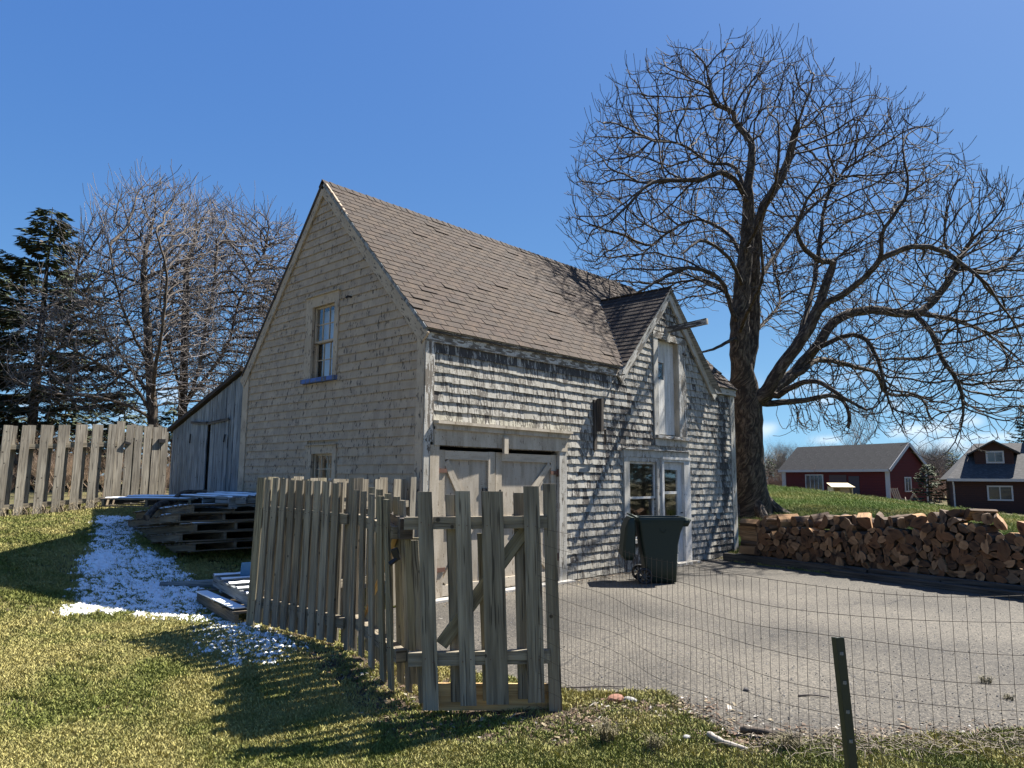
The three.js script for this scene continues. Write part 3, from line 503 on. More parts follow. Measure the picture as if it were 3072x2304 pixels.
// hoist beam over the loft door, with its bracket
tb('hoist_beam', [6.15, 4.54, -0.05], [6.15, 4.60, 0.90], 0.075, 0.11, [1, 0, 0], M.shBare, frontWall, 0.6);
tb('beam_block', [6.15, 4.30, 0.03], [6.15, 4.50, 0.03], 0.10, 0.07, [1, 0, 0], M.trim, frontWall, 0.1);
// --- loft door ---
{
  const d = grp('loft_door', barn), r = rng(1301); const [a, b, c, e] = LD;
  for (let k = 0; k < 6; k++) { const x0 = a + (b - a) * k / 6, x1 = a + (b - a) * (k + 1) / 6; if (k === 1 || k === 2) { mk('plank', new GB().box(x0 + 0.001, x1 - 0.002, c + 0.03, 3.56, -0.115, -0.085, r() * 3, r() * 3).geo(), M.trimClean, d); mk('plank', new GB().box(x0 + 0.001, x1 - 0.002, 3.90, e, -0.115, -0.085, r() * 3, r() * 3).geo(), M.trimClean, d); } else mk('plank', new GB().box(x0 + 0.001, x1 - 0.002, c + 0.03, e, -0.115 + r() * 0.003, -0.085 + r() * 0.003, r() * 3, r() * 3).geo(), M.trimClean, d); }
  const x0 = a + (b - a) / 6, x1 = a + (b - a) / 2;
  mk('pane', new GB().box(x0, x1, 3.56, 3.90, -0.105, -0.101).geo(), M.glass, d);
  const mesh = new GB(), rr = rng(7); for (let k = 0; k < 7; k++) mesh.bar(V(mix(x0, x1, rr()), 3.57, -0.112), V(mix(x0, x1, rr()), 3.89, -0.112), 0.006, 0.004, V(1, 0, 0)); mk('wire_guard', mesh.geo(), M.iron, d);
  mk('casing', new GB().box(a - 0.155, a - 0.002, c - 0.02, e + 0.02, 0.0, 0.03, 0.2).geo(), M.trim, d); mk('casing', new GB().box(b + 0.002, b + 0.28, c - 0.02, e - 0.01, -0.01, 0.028, 1.2).geo(), M.trimPeel, d);
  mk('jamb', new GB().box(b - 0.02, b + 0.002, c, e, -0.12, 0.02, 0.7).geo(), M.cream, d); mk('jamb', new GB().box(a - 0.002, a + 0.012, c, e, -0.12, 0.02, 1.7).geo(), M.trim, d);
  mk('head_casing', new GB().bar(V(a - 0.17, e + 0.07, 0.018), V(b + 0.26, e + 0.055, 0.018), 0.13, 0.04, V(0, 1, 0), 0.5).geo(), M.trimPeel, d);
  mk('sill', new GB().bar(V(a - 0.14, c - 0.03, 0.0), V(b + 0.32, c - 0.045, 0.0), 0.06, 0.16, V(0, 1, 0), 0.9).geo(), M.trimPeel, d); mk('apron', new GB().box(a - 0.12, b + 0.3, c - 0.2, c - 0.065, -0.01, 0.02, 2.2).geo(), M.trim, d);
  mk('hook', new GB().bar(V(b + 0.15, e - 0.19, 0.045), V(b + 0.27, e - 0.2, 0.045), 0.03, 0.03, V(0, 1, 0)).geo(), M.iron, d);
}
// --- garage doors ---
{
  const w = grp('garage_door_header', barn);
  mk('fascia', new GB().box(0.17, 2.99, 2.05, 2.30, 0.0, 0.05, 0.3).geo(), M.cream, w); mk('cap', new GB().box(0.16, 3.04, 2.335, 2.375, -0.005, 0.13, 0.2).geo(), M.cream, w); mk('cap_moulding', new GB().box(0.17, 3.03, 2.262, 2.335, 0.0, 0.085, 1.2).geo(), M.cream, w);
  mk('keystone', new GB().bar(V(1.51, 2.22, 0.075), V(1.51, 1.97, 0.075), 0.085, 0.045, V(1, 0, 0), 0.2).geo(), M.cream, w);
  mk('casing', new GB().box(0.105, 0.265, 0, 2.05, -0.02, 0.035, 0.5).geo(), M.cream, w); mk('casing', new GB().box(2.805, 2.99, 0, 2.05, -0.02, 0.035, 1.5).geo(), M.trim, w);
  mk('backing', new GB().box(-0.0, 0.104, 0, 2.09, 0.0, 0.03, 0.9).geo(), M.trim, w);
  mk('threshold', new GB().box(0.1, 3.05, -0.02, 0.035, -0.1, 0.16, 0.9).geo(), plain(new THREE.Color(0.3, 0.285, 0.26)), w);
  const leaf = (x0, x1, hinge, ajar) => {
    const d = new THREE.Group(); d.name = 'garage_door'; d.userData.label = hinge < 0 ? 'cream garage door leaf standing ajar' : 'cream garage door leaf with keyhole stile'; barn.add(d); const b = BASE.get(barn), px = hinge < 0 ? x0 : x1; d.position.set(px - b.x, -b.y, -b.z); d.rotation.y = hinge * ajar; BASE.set(d, V(px, 0, 0));
    mk('panel', new GB().box(x0 + 0.004, x1 - 0.004, 0.05, 1.985, -0.075, -0.055, hinge).geo(), M.doorPanel, d);
    mk('stile', new GB().box(x0 + 0.005, x0 + 0.135, 0.04, 1.99, -0.054, -0.018, 0.4).geo(), M.cream, d); mk('stile', new GB().box(x1 - 0.135, x1 - 0.005, 0.04, 1.99, -0.054, -0.018, 1.4).geo(), M.cream, d);
    mk('top_rail', new GB().bar(V(x0 + 0.137, 1.925, -0.037), V(x1 - 0.137, 1.925, -0.037), 0.12, 0.034, V(0, 1, 0), 0.3).geo(), M.cream, d); mk('bottom_rail', new GB().bar(V(x0 + 0.137, 0.12, -0.037), V(x1 - 0.137, 0.12, -0.037), 0.14, 0.034, V(0, 1, 0), 1.3).geo(), M.cream, d); mk('middle_rail', new GB().bar(V(x0 + 0.137, 1.0, -0.038), V(x1 - 0.137, 1.0, -0.038), 0.13, 0.032, V(0, 1, 0), 2.3).geo(), M.cream, d);
    const s = hinge < 0 ? 1 : -1, xs = hinge < 0 ? x0 + 0.16 : x1 - 0.16, xe = hinge < 0 ? x1 - 0.45 : x0 + 0.45;
    mk('brace', new GB().bar(V(xs, 1.84, -0.036), V(xe, 1.06, -0.036), 0.1, 0.03, V(0.7, 0.7, 0), 0.6).geo(), M.cream, d); mk('brace', new GB().bar(V(xs, 0.22, -0.036), V(xe, 0.92, -0.036), 0.1, 0.03, V(0.7, 0.7, 0), 1.6).geo(), M.cream, d);
    for (const y of [0.4, 1.71]) { const h = mk('hinge', new GB().bar(V(px - s * 0.05, y, 0.0), V(px + s * 0.16, y, -0.006), 0.055, 0.012, V(0, 1, 0)).geo(), M.rust, d); mk('hinge_pin', new GB().tube([V(px, y - 0.06, 0.008), V(px, y + 0.06, 0.008)], [0.014, 0.014], 7).geo(), M.rust, h); }
    return d;
  };
  const d1 = leaf(0.275, 1.345, -1, 0.05), d2 = leaf(1.40, 2.795, 1, 0.0);
  mk('latch', new GB().box(1.12, 1.2, 1.42, 1.47, -0.054, -0.03).geo(), M.iron, d1); mk('latch', new GB().box(1.235, 1.30, 1.425, 1.455, -0.054, -0.025).geo(), M.iron, d1); mk('keyhole', new GB().tube([V(1.50, 1.43, -0.02), V(1.50, 1.43, -0.012)], [0.022, 0.022], 8).geo(), M.iron, d2);
}
// --- window and entry door under one head ---
{
  const w = grp('window', barn), [a, b, c, e] = WN;
  mk('head_casing', new GB().box(4.60, 6.90, 2.02, 2.15, 0.0, 0.04, 0.3).geo(), M.trim, w); mk('drip_cap', new GB().bar(V(4.585, 2.165, 0.03), V(6.92, 2.175, 0.03), 0.022, 0.11, V(0, 1, 0), 1).geo(), M.trimPeel, w);
  mk('casing', new GB().box(4.615, a, 0.35, 2.018, -0.01, 0.035, 0.3).geo(), M.trim, w); mk('casing', new GB().box(b, ED[0] - 0.03, 0.35, 2.018, -0.01, 0.03, 0.9).geo(), M.trim, w); mk('top_stop', new GB().box(a, b, e - 0.0, 2.018, -0.01, 0.028, 1.3).geo(), M.trim, w);
  mk('sill', new GB().box(4.59, ED[0] - 0.05, 0.49, 0.55, -0.1, 0.09, 0.3).geo(), M.trim, w);
  const sash = (x0, x1, y0, y1, z, mid) => { const s = new GB(), t = 0.038; s.box(x0, x0 + t, y0, y1, z - 0.03, z); s.box(x1 - t, x1, y0, y1, z - 0.03, z); s.box(x0 + t, x1 - t, y0, y0 + t, z - 0.03, z); s.box(x0 + t, x1 - t, y1 - t, y1, z - 0.03, z); const o = mk('sash', s.geo(), M.trimClean, w); mk('pane', new GB().box(x0 + t, x1 - t, y0 + t, y1 - t, z - 0.018, z - 0.014).geo(), M.glass, o); };
  sash(a, b, 1.27, e, -0.02); sash(a, b, c, 1.30, -0.055);
  const d = grp('entry_door', barn), [p, q, f, t] = ED;
  mk('frame', new GB().box(p - 0.028, p + 0.045, 0, 2.015, -0.02, 0.05, 0.1).box(q - 0.0, 6.895, 0, 2.015, -0.02, 0.05, 0.7).box(p + 0.045, q, 1.955, 2.015, -0.02, 0.048, 1.7).geo(), M.trimClean, d);
  const x0 = p + 0.05, x1 = q - 0.004, s = new GB(); s.box(x0, x0 + 0.07, 0.03, 1.95, -0.05, -0.012); s.box(x1 - 0.17, x1, 0.03, 1.95, -0.05, -0.012); s.box(x0 + 0.07, x1 - 0.17, 1.81, 1.95, -0.05, -0.012); s.box(x0 + 0.07, x1 - 0.17, 1.345, 1.395, -0.05, -0.012); s.box(x0 + 0.07, x1 - 0.17, 0.82, 0.93, -0.05, -0.012); s.box(x0 + 0.07, x1 - 0.17, 0.03, 0.2, -0.05, -0.012); s.box(x0 + 0.07, x1 - 0.17, 0.2, 0.82, -0.045, -0.03);
  const lf = mk('door_leaf', s.geo(), M.trimClean, d); mk('pane', new GB().box(x0 + 0.07, x1 - 0.17, 1.395, 1.81, -0.035, -0.031).geo(), M.glass, lf); mk('pane', new GB().box(x0 + 0.07, x1 - 0.17, 0.93, 1.345, -0.037, -0.033).geo(), M.glass, lf);
  mk('handle', new GB().tube([V(x1 - 0.06, 0.98, -0.012), V(x1 - 0.06, 0.98, 0.035), V(x1 - 0.1, 0.98, 0.045)], [0.012, 0.012, 0.01], 6).geo(), M.iron, lf);
  mk('drip_flashing', new GB().box(p - 0.03, 6.9, 2.002, 2.05, 0.04, 0.07).geo(), M.trimClean, d);
  mk('door_step', new GB().box(p - 0.1, 6.98, -0.01, 0.055, 0.0, 0.2, 0.4).geo(), M.trimPeel, d);
}
// --- gable windows ---
function gableWindow(W, cas, sill, bars, mid, blue) {
  const w = grp('window', barn), [a, b, c, e] = W, X = -0.012, bx = (n, z0, z1, y0, y1, x0, x1, m, par, o = 0) => mk(n, new GB().box(x0, x1, y0, y1, -z1, -z0, o, o).geo(), m, par);
  bx('casing', cas[0], a, c - 0.05, cas[3], -0.028, 0.03, M.gableTrim, w, 0.3); bx('casing', b, cas[1], c - 0.05, cas[3], -0.028, 0.03, M.gableTrim, w, 0.8); bx('head_casing', a, b, e, cas[3], -0.028, 0.03, M.gableTrim, w, 1.1); bx('drip_cap', cas[0] - 0.02, cas[1] + 0.02, cas[3], cas[3] + 0.02, -0.055, 0.02, M.gableTrim, w, 0.5);
  if (sill) bx('sill', cas[0] - 0.01, cas[1] + 0.02, c - 0.065, c + 0.0, -0.07, 0.05, blue, w, 0.2);
  const sash = (y0, y1, x, rows) => {
    const s = new GB(), t = 0.035, B = (z0, z1, p, q, d = 0.03) => s.box(x, x + d, p, q, -z1, -z0); B(a, a + t, y0, y1); B(b - t, b, y0, y1); B(a + t, b - t, y0, y0 + t); B(a + t, b - t, y1 - t, y1);
    const o = mk('sash', s.geo(), M.gableTrim, w), bw = 0.016; if (bars) { const m = new GB(), iw = (b - a - 2 * t) / 3, ih = (y1 - y0 - 2 * t) / rows; for (let k = 1; k < 3; k++) m.box(x + 0.004, x + 0.026, y0 + t, y1 - t, -(a + t + iw * k + bw / 2), -(a + t + iw * k - bw / 2)); for (let k = 1; k < rows; k++) m.box(x + 0.005, x + 0.025, y0 + t + ih * k - bw / 2, y0 + t + ih * k + bw / 2, -(b - t), -(a + t)); mk('glazing_bar', m.geo(), M.gableTrim, o); }
    mk('pane', new GB().box(x + 0.013, x + 0.017, y0 + t, y1 - t, -(b - t), -(a + t)).geo(), M.glass, o);
  };
  sash(mid, e, 0.03, 2); sash(c, mid + 0.03, 0.065, 2); return w;
}
M.bluePaint = mat(peelTex([84, 112, 170], [120, 116, 108], 131, 0.56, 512), {});
const w1 = gableWindow(UW, [2.06, 2.99, 3.10, 4.50], true, true, 3.735, M.bluePaint), w2 = gableWindow(LW, [1.985, 2.83, 1.0, 2.10], true, true, 1.50, M.gableTrim);
M.mirrored_sky_cloth = plain(new THREE.Color(0.42, 0.47, 0.55));  // added blue-grey cloth, its colour imitates sky reflected in the gable panes
{ const c = new GB(); for (let k = 0; k < 26; k++) { const z0 = -(2.19 + k * 0.0235), z1 = z0 - 0.0235, a = 0.2 + (k % 2) * 0.016, b = 0.2 + ((k + 1) % 2) * 0.016; c.quad(V(a, 3.2, z0), V(b, 3.2, z1), V(b, 4.3, z1), V(a, 4.3, z0), [0, 0], [1, 0], [1, 1], [0, 1]); } mk('mirrored_sky_cloth', c.geo(), M.mirrored_sky_cloth, w1); const d = new GB(); for (let k = 0; k < 22; k++) { const z0 = -(2.1 + k * 0.0245), z1 = z0 - 0.0245, a = 0.22 + (k % 2) * 0.014, b = 0.22 + ((k + 1) % 2) * 0.014; d.quad(V(a, 1.08, z0), V(b, 1.08, z1), V(b, 1.6, z1), V(a, 1.6, z0), [0, 0], [1, 0], [1, 1], [0, 1]); } mk('mirrored_sky_cloth', d.geo(), M.mirrored_sky_cloth, w2); }
mk('eye_bolt', new GB().tube([V(0, 4.34, -1.76), V(-0.07, 4.34, -1.76), V(-0.09, 4.31, -1.77)], [0.016, 0.016, 0.02], 6).geo(), M.iron, gableWall);
// --- old timber bracket on the front wall ---
{
  const b = grp('wall_bracket', barn);
  mk('arm', new GB().bar(V(3.83, 2.98, 0.09), V(3.83, 2.42, 0.08), 0.065, 0.11, V(1, 0, 0), 0.4).geo(), M.darkWood, b); mk('back_plate', new GB().bar(V(3.77, 2.96, 0.022), V(3.77, 2.10, 0.022), 0.07, 0.035, V(1, 0, 0), 1.4).geo(), M.darkWood, b); mk('stay', new GB().bar(V(3.86, 2.46, 0.17), V(3.96, 2.22, 0.10), 0.035, 0.03, V(1, 0, 0), 2.4).geo(), M.darkWood, b);
}
// --- lean-to shed behind the barn ---
{
  const s = thing('lean_to_shed', 'low grey board lean-to behind the barn with a sloping roof', 'shed', [3.2, 0.4, -6.6]), r = rng(1501);
  const top = (z) => 3.50 + (z + 5.05) * 0.318, wl = grp('wall', s); let z = -5.03, k = 0;
  const dr = grp('plank_door', s); dr.userData.label = 'grey plank door hanging ajar';
  while (z > -7.98) {
    let w = 0.13 + r() * 0.09; if (z - w < -7.92) w = z + 8.0; const z1 = z - w, mid = (z + z1) / 2, inDoor = mid < -6.28 && mid > -7.06, lap = mid < -5.5 && mid > -6.24, x = -0.012 + r() * 0.008, m = r() < 0.5 ? M.leanBoard : M.leanBoard2;
    const pl = (n, y0, y1a, y1b, xx, par) => mk(n, new GB().hexa([V(xx + 0.022, y0, z1 + 0.004), V(xx + 0.022, y0, z - 0.004), V(xx + 0.022, y1b, z - 0.004), V(xx + 0.022, y1a, z1 + 0.004), V(xx, y0, z1 + 0.004), V(xx, y0, z - 0.004), V(xx, y1b, z - 0.004), V(xx, y1a, z1 + 0.004)].map((_, i, l) => l[[1, 0, 3, 2, 5, 4, 7, 6][i]]), r() * 3, r() * 3).geo(), m, par);
    if (mid < -6.2 && mid > -6.30) { pl('plank', 2.64, top(z1) - 0.03, top(z) - 0.03, x, wl); } else if (inDoor || lap) { pl('plank', 2.66, top(z1) - 0.03, top(z) - 0.03, x, wl); pl('plank', 0.25, 2.645, 2.645, x - 0.022, dr); } else pl('plank', 0.2, top(z1) - 0.03, top(z) - 0.03, x, wl);
    z = z1; k++;
  }
  mk('door_rail', new GB().bar(V(-0.05, 2.62, -6.35), V(-0.05, 2.665, -7.05), 0.05, 0.02, V(0, 1, 0)).geo(), M.darkWood, s); mk('door_rail', new GB().bar(V(-0.05, 2.66, -5.45), V(-0.05, 2.61, -6.3), 0.05, 0.02, V(0, 1, 0)).geo(), M.darkWood, s);
  mk('hook', new GB().bar(V(-0.055, 2.38, -5.56), V(-0.055, 2.24, -5.6), 0.025, 0.02, V(0, 0, 1)).geo(), M.iron, s); mk('hook', new GB().bar(V(-0.055, 2.44, -7.03), V(-0.055, 2.26, -7.05), 0.025, 0.02, V(0, 0, 1)).geo(), M.iron, s);
  mk('inner_wall', new GB().box(0.25, 0.3, 0.1, 2.5, -7.95, -5.05).geo(), M.interior, s); mk('rear_wall', new GB().box(0.02, 6.4, 0.1, 2.45, -8.02, -7.94).geo(), M.leanBoard, s); mk('end_wall', new GB().box(6.35, 6.4, 0.1, 2.4, -7.93, -5.05).geo(), M.leanBoard, s);
  mk('roof', new GB().hexa([V(-0.08, top(-8.12), -8.12), V(6.5, top(-8.12), -8.12), V(6.5, top(-5.04), -5.04), V(-0.08, top(-5.04), -5.04), V(-0.08, top(-8.12) + 0.07, -8.12), V(6.5, top(-8.12) + 0.07, -8.12), V(6.5, top(-5.04) + 0.07, -5.04), V(-0.08, top(-5.04) + 0.07, -5.04)]).geo(), M.roofs[5], s);
}
// ---------- fences ----------
const UPV = V(0, 1, 0);
function board(name, A, B, w, t, wd, m, parent, r) {            // a board with a little bow and twist along its length
  const g = new GB(), n = 3, y = V().subVectors(B, A), ax = wd.clone().normalize(), nz = V().crossVectors(ax, y).normalize(), bow = (r() - 0.5) * 0.012, bow2 = (r() - 0.5) * 0.01, tw = (r() - 0.5) * 0.05, ou = r() * 3, ov = r() * 3, dw = 1 - r() * 0.04, R = [];
  for (let k = 0; k <= n; k++) { const f = k / n, q = A.clone().addScaledVector(y, f).addScaledVector(nz, bow * Math.sin(f * Math.PI)).addScaledVector(ax, bow2 * Math.sin(f * Math.PI)), a = tw * (f - 0.5), x = ax.clone().multiplyScalar(Math.cos(a)).addScaledVector(nz, Math.sin(a)), z = V().crossVectors(x, y).normalize(); R.push([[-1, -1], [1, -1], [1, 1], [-1, 1]].map(([s, d]) => q.clone().addScaledVector(x, s * w / 2 * (k === n ? dw : 1)).addScaledVector(z, d * t / 2))); }
  const L = y.length();
  for (let k = 0; k < n; k++) for (let s = 0; s < 4; s++) { const a = R[k][s], b = R[k][(s + 1) % 4], c = R[k + 1][(s + 1) % 4], d = R[k + 1][s], ww = s % 2 ? t : w, v0 = ov + L * k / n, v1 = ov + L * (k + 1) / n, u0 = ou + s * 0.2; g.quad(b, a, d, c, [u0 + ww, v0], [u0, v0], [u0, v1], [u0 + ww, v1]); }
  g.quad(R[n][0], R[n][1], R[n][2], R[n][3], [ou, 0], [ou + w, 0], [ou + w, t], [ou, t]); g.quad(R[0][3], R[0][2], R[0][1], R[0][0], [ou, 0], [ou + w, 0], [ou + w, t], [ou, t]);
  return mk(name, g.geo(), m, parent);
}
function panel(T, r, o) {        // alternating boards on both sides of the rails; o.A, o.B foot points, o.n unit normal to the near side
  const A = V(o.A[0], 0, o.A[1]), B = V(o.B[0], 0, o.B[1]), d = V().subVectors(B, A), L = d.length(); d.normalize(); const n = V(...o.n), lean = (t) => V(mix(o.leanA[0], o.leanB[0], t), 0, mix(o.leanA[1], o.leanB[1], t)), top = (t) => mix(o.topA, o.topB, t);
  const put = (s, w, side, dt = 0, m, db = 0) => { const t = s / L, P = A.clone().addScaledVector(d, s).addScaledVector(n, side * o.off); P.y = H(P.x, P.z) + (o.gap ?? 0.05) + db; const Q = P.clone().add(lean(t)); Q.y = top(t) + dt + (r() - 0.5) * 0.012; return board('board', P, Q, w, 0.02, d, m ?? (o.set ?? M.fences)[Math.floor(r() * (o.set ?? M.fences).length)], T, r); };
  for (const [s, w, dt, db] of o.near) put(s, w, 1, dt ?? 0, undefined, db ?? 0); for (const [s, w, dt] of o.far) put(s, w, -1, dt ?? 0, o.set ? o.set[0] : r() < 0.5 ? M.fenceMoss : M.fence);
  const nails = new GB(); for (const [s, w] of o.near) for (const [y] of o.rails) for (const q of [-0.25, 0.25]) { const t = s / L, P = A.clone().addScaledVector(d, s + q * w).addScaledVector(n, o.off + 0.0105), gy0 = H(P.x, P.z); P.addScaledVector(lean(t), (y - gy0) / 1.45); P.y = y + (r() - 0.5) * 0.03; nails.tube([P.clone().addScaledVector(n, -0.004), P.clone().addScaledVector(n, 0.003)], [0.0045, 0.004], 6); } const nm = mk('nail_heads', nails.geo(), M.rust, T); nm.userData.kind = 'stuff';
  for (const [y, m, h] of o.rails) { const p = (s, t) => { const q = A.clone().addScaledVector(d, s).addScaledVector(lean(t), (y - H(A.x, A.z)) / 1.45); q.y = y + (top(t) - o.topA); return q; }; mk('rail', new GB().bar(p(o.r0 ?? -0.03, 0), p(L + (o.r1 ?? 0.03), 1), h ?? 0.088, o.off * 2 - 0.022, UPV, r() * 3, r() * 3).geo(), m ?? M.fence2, T); }
  return { A, B, d, L, n, lean, top };
}
const seq = (n, s0, ds, w, r, jit = 0.01) => Array.from({ length: n }, (_, k) => [s0 + k * ds + (r() - 0.5) * jit, w * (0.94 + r() * 0.12), (r() - 0.5) * 0.02]);
{
  const r = rng(2001), near = V(-1, 0, 0.05).normalize().toArray();
  const T = thing('picket_fence', 'weathered grey shadow-board fence panel beside the snowy pallets', 'fence', [-2.4, 0.1, 1.1]);
  panel(T, r, { A: [-2.46, 0.36], B: [-2.36, 1.80], n: near, leanA: [0.03, 0.03], leanB: [0, 0], topA: 1.6, topB: 1.56, off: 0.05, near: [[0.02, 0.13, 0.0, -0.05], [0.15, 0.09, -0.02], ...seq(8, 0.30, 0.145, 0.094, r)], far: seq(9, 0.225, 0.145, 0.092, r), rails: [[1.27], [0.36]], gap: 0.06 });
  board('post', V(-2.33, 0.03, 1.86), V(-2.33, 1.60, 1.86), 0.09, 0.09, V(1, 0, 0.2), M.fence2, T, r);
  const T2 = thing('picket_fence', 'grey board fence running from the barn corner behind the gates', 'fence', [-1.2, 0.02, 0.15]);
  panel(T2, r, { A: [-2.32, 0.33], B: [-0.12, -0.06], n: V(-0.17, 0, -0.98).normalize().toArray(), leanA: [0, 0], leanB: [0, 0], topA: 1.6, topB: 1.6, off: 0.05, near: seq(7, 0.05, 0.34, 0.14, r), far: seq(6, 0.2, 0.34, 0.14, r), rails: [[1.28], [0.4]], gap: 0.04 });
  board('post', V(-0.14, 0.0, -0.04), V(-0.14, 1.62, -0.04), 0.09, 0.09, V(1, 0, 0), M.fence3, T2, r);
  // gate that sags beside the fence panel
  const G1 = thing('picket_gate', 'narrow sagging picket gate with a heavy timber rail end', 'gate', [-2.55, 0.08, 2.5]);
  const n1 = V(-1.17, 0, -0.48).normalize();
  const p1 = panel(G1, r, { A: [-2.34, 1.95], B: [-2.76, 3.12], n: n1.toArray(), leanA: [0, 0], leanB: [-0.06, -0.056], topA: 1.50, topB: 1.46, off: 0.05, near: [[0.06, 0.115], [0.36, 0.12], [0.66, 0.12, -0.005], [0.97, 0.12, -0.01], [1.17, 0.1, -0.02]], far: [[0.21, 0.14, 0.03], [0.51, 0.14, 0.02], [0.82, 0.14, 0.0], [1.08, 0.12, 0.0], [1.26, 0.1, -0.02]], rails: [[1.24], [0.36]], gap: 0.08 });
  mk('brace', new GB().bar(V(-2.32, 0.42, 2.06), V(-2.74, 1.2, 3.0), 0.085, 0.035, V(0.2, 1, 0.3)).geo(), M.newWood, G1);
  mk('rail_end', new GB().bar(V(-2.52, 1.255, 2.66), V(-2.83, 1.235, 3.22), 0.15, 0.095, UPV, 0.3).geo(), M.darkWood, G1);
  board('stile', V(-2.70, 0.14, 3.26), V(-2.76, 1.17, 3.22), 0.13, 0.03, V(0.684, 0, 0.73), M.fenceMoss, G1, r); board('stile', V(-2.64, 0.03, 3.32), V(-2.68, 0.3, 3.29), 0.075, 0.03, V(0.684, 0, 0.73), M.newWood, G1, r);
  mk('latch', new GB().bar(V(-2.87, 1.09, 3.13), V(-2.84, 1.01, 3.14), 0.045, 0.04, V(0.684, 0, 0.73)).bar(V(-2.90, 0.98, 3.12), V(-2.85, 1.02, 3.14), 0.025, 0.03, V(0.684, 0, 0.73)).geo(), M.iron, G1);
  const hp = []; for (let k = 0; k <= 12; k++) { const a = k / 12 * 5.6 + 0.3; hp.push(V(-2.76 + Math.cos(a) * 0.026 * 0.684, 0.60 + Math.sin(a) * 0.042, 3.22 + Math.cos(a) * 0.026 * 0.73)); } mk('handle', new GB().tube(hp, hp.map(() => 0.006), 5).geo(), M.iron, G1);
  // wider gate hung from the end post
  const G2 = thing('picket_gate', 'leaning picket gate with diagonal brace and fresh kickboard before the garage doors', 'gate', [-2.5, 0.03, 3.8]);
  const n2 = V(-0.64, 0, 0.76).normalize();
  panel(G2, r, { A: [-2.86, 3.40], B: [-2.20, 4.03], n: n2.toArray(), leanA: [-0.06, -0.06], leanB: [-0.025, -0.03], topA: 1.51, topB: 1.525, off: 0.04, near: [[0.11, 0.105, 0.0, -0.02], [0.365, 0.11, 0.005], [0.565, 0.155, 0.0], [0.83, 0.115, 0.03]], far: [[0.05, 0.05, -0.35], [0.285, 0.075, -0.03], [0.50, 0.06, -0.3], [0.755, 0.08, -0.02]], rails: [[1.285, M.fence2, 0.085], [0.36, M.fence, 0.09]], gap: 0.085 });
  mk('brace', new GB().bar(V(-2.72, 0.45, 3.50), V(-2.28, 1.25, 3.90), 0.09, 0.035, V(0.5, -0.8, 0.4), 0.6).geo(), M.fenceMoss, G2);
  mk('kickboard', new GB().bar(V(-2.80, 0.10, 3.40), V(-2.13, 0.08, 4.00), 0.18, 0.02, UPV, 0.4).geo(), M.newWood, G2);
  const P = thing('gate_post', 'square wooden end post with a small nailed block where the wire fence starts', 'post', [-2.13, 0, 4.02]);
  board('post', V(-2.13, -0.05, 4.05), V(-2.165, 1.57, 4.015), 0.09, 0.09, V(0.66, 0, 0.75), M.fence2, P, r); board('side_block', V(-2.15, 1.0, 4.05), V(-2.17, 1.22, 4.03), 0.055, 0.035, V(0.66, 0, 0.75), M.fence3, P, r);
}
// fence along the back of the yard
{
  const r = rng(2101), n0 = V(0, 0, 1), n1 = V(0.02, 0, 1).normalize();
  const G = thing('yard_gate', 'close-boarded grey yard gate next to the lean-to corner', 'gate', [-0.3, 0.95, -8.86]);
  const rg = panel(G, r, { A: [-0.72, -8.86], B: [0.2, -8.86], n: n0.toArray(), leanA: [0, 0], leanB: [0, 0], topA: 2.70, topB: 2.70, set: [M.fenceGrey, M.fenceGrey2], off: 0.045, near: [[-0.02, 0.16, 0.03], [0.165, 0.145, -0.03], [0.345, 0.155, -0.04], [0.52, 0.15, -0.04], [0.71, 0.16, -0.05], [0.88, 0.14, -0.05]], far: [[0.26, 0.1], [0.61, 0.1], [0.8, 0.08]], rails: [[2.36], [1.25]], gap: 0.05 });
  mk('latch', new GB().bar(V(-0.66, 2.30, -8.79), V(-0.54, 2.27, -8.79), 0.05, 0.05, UPV).geo(), M.iron, G); mk('hinge', new GB().bar(V(0.02, 2.36, -8.79), V(0.16, 2.36, -8.79), 0.08, 0.05, UPV).geo(), M.iron, G);
  const T = thing('yard_fence', 'tall grey shadow-board fence along the back of the lawn', 'fence', [-2.6, 0.85, -8.85]);
  const a = [-0.82, -8.86], b = [-4.7, -8.80], L = Math.hypot(b[0] - a[0], b[1] - a[1]);
  const N = 13; panel(T, r, { A: a, B: b, n: n1.toArray(), leanA: [0, 0], leanB: [0.05, 0], topA: 2.66, topB: 2.38, off: 0.088, near: Array.from({ length: N }, (_, k) => [0.10 + k * 0.305 + (r() - 0.5) * 0.02, 0.15, (r() - 0.5) * 0.02]), set: [M.fenceGrey, M.fenceGrey2, M.fenceGrey], far: Array.from({ length: N }, (_, k) => [0.10 + k * 0.305 - 0.125 + (r() - 0.5) * 0.02, 0.14, (r() - 0.5) * 0.03]), rails: [[2.26], [1.14]], gap: 0.03 });
  for (const s of [0.0, 2.35]) { const x = mix(a[0], b[0], s / L), z = mix(a[1], b[1], s / L); board('post', V(x, H(x, z), z - 0.09), V(x, 2.5, z - 0.09), 0.09, 0.09, V(1, 0, 0), M.fence2, T, r); }
}
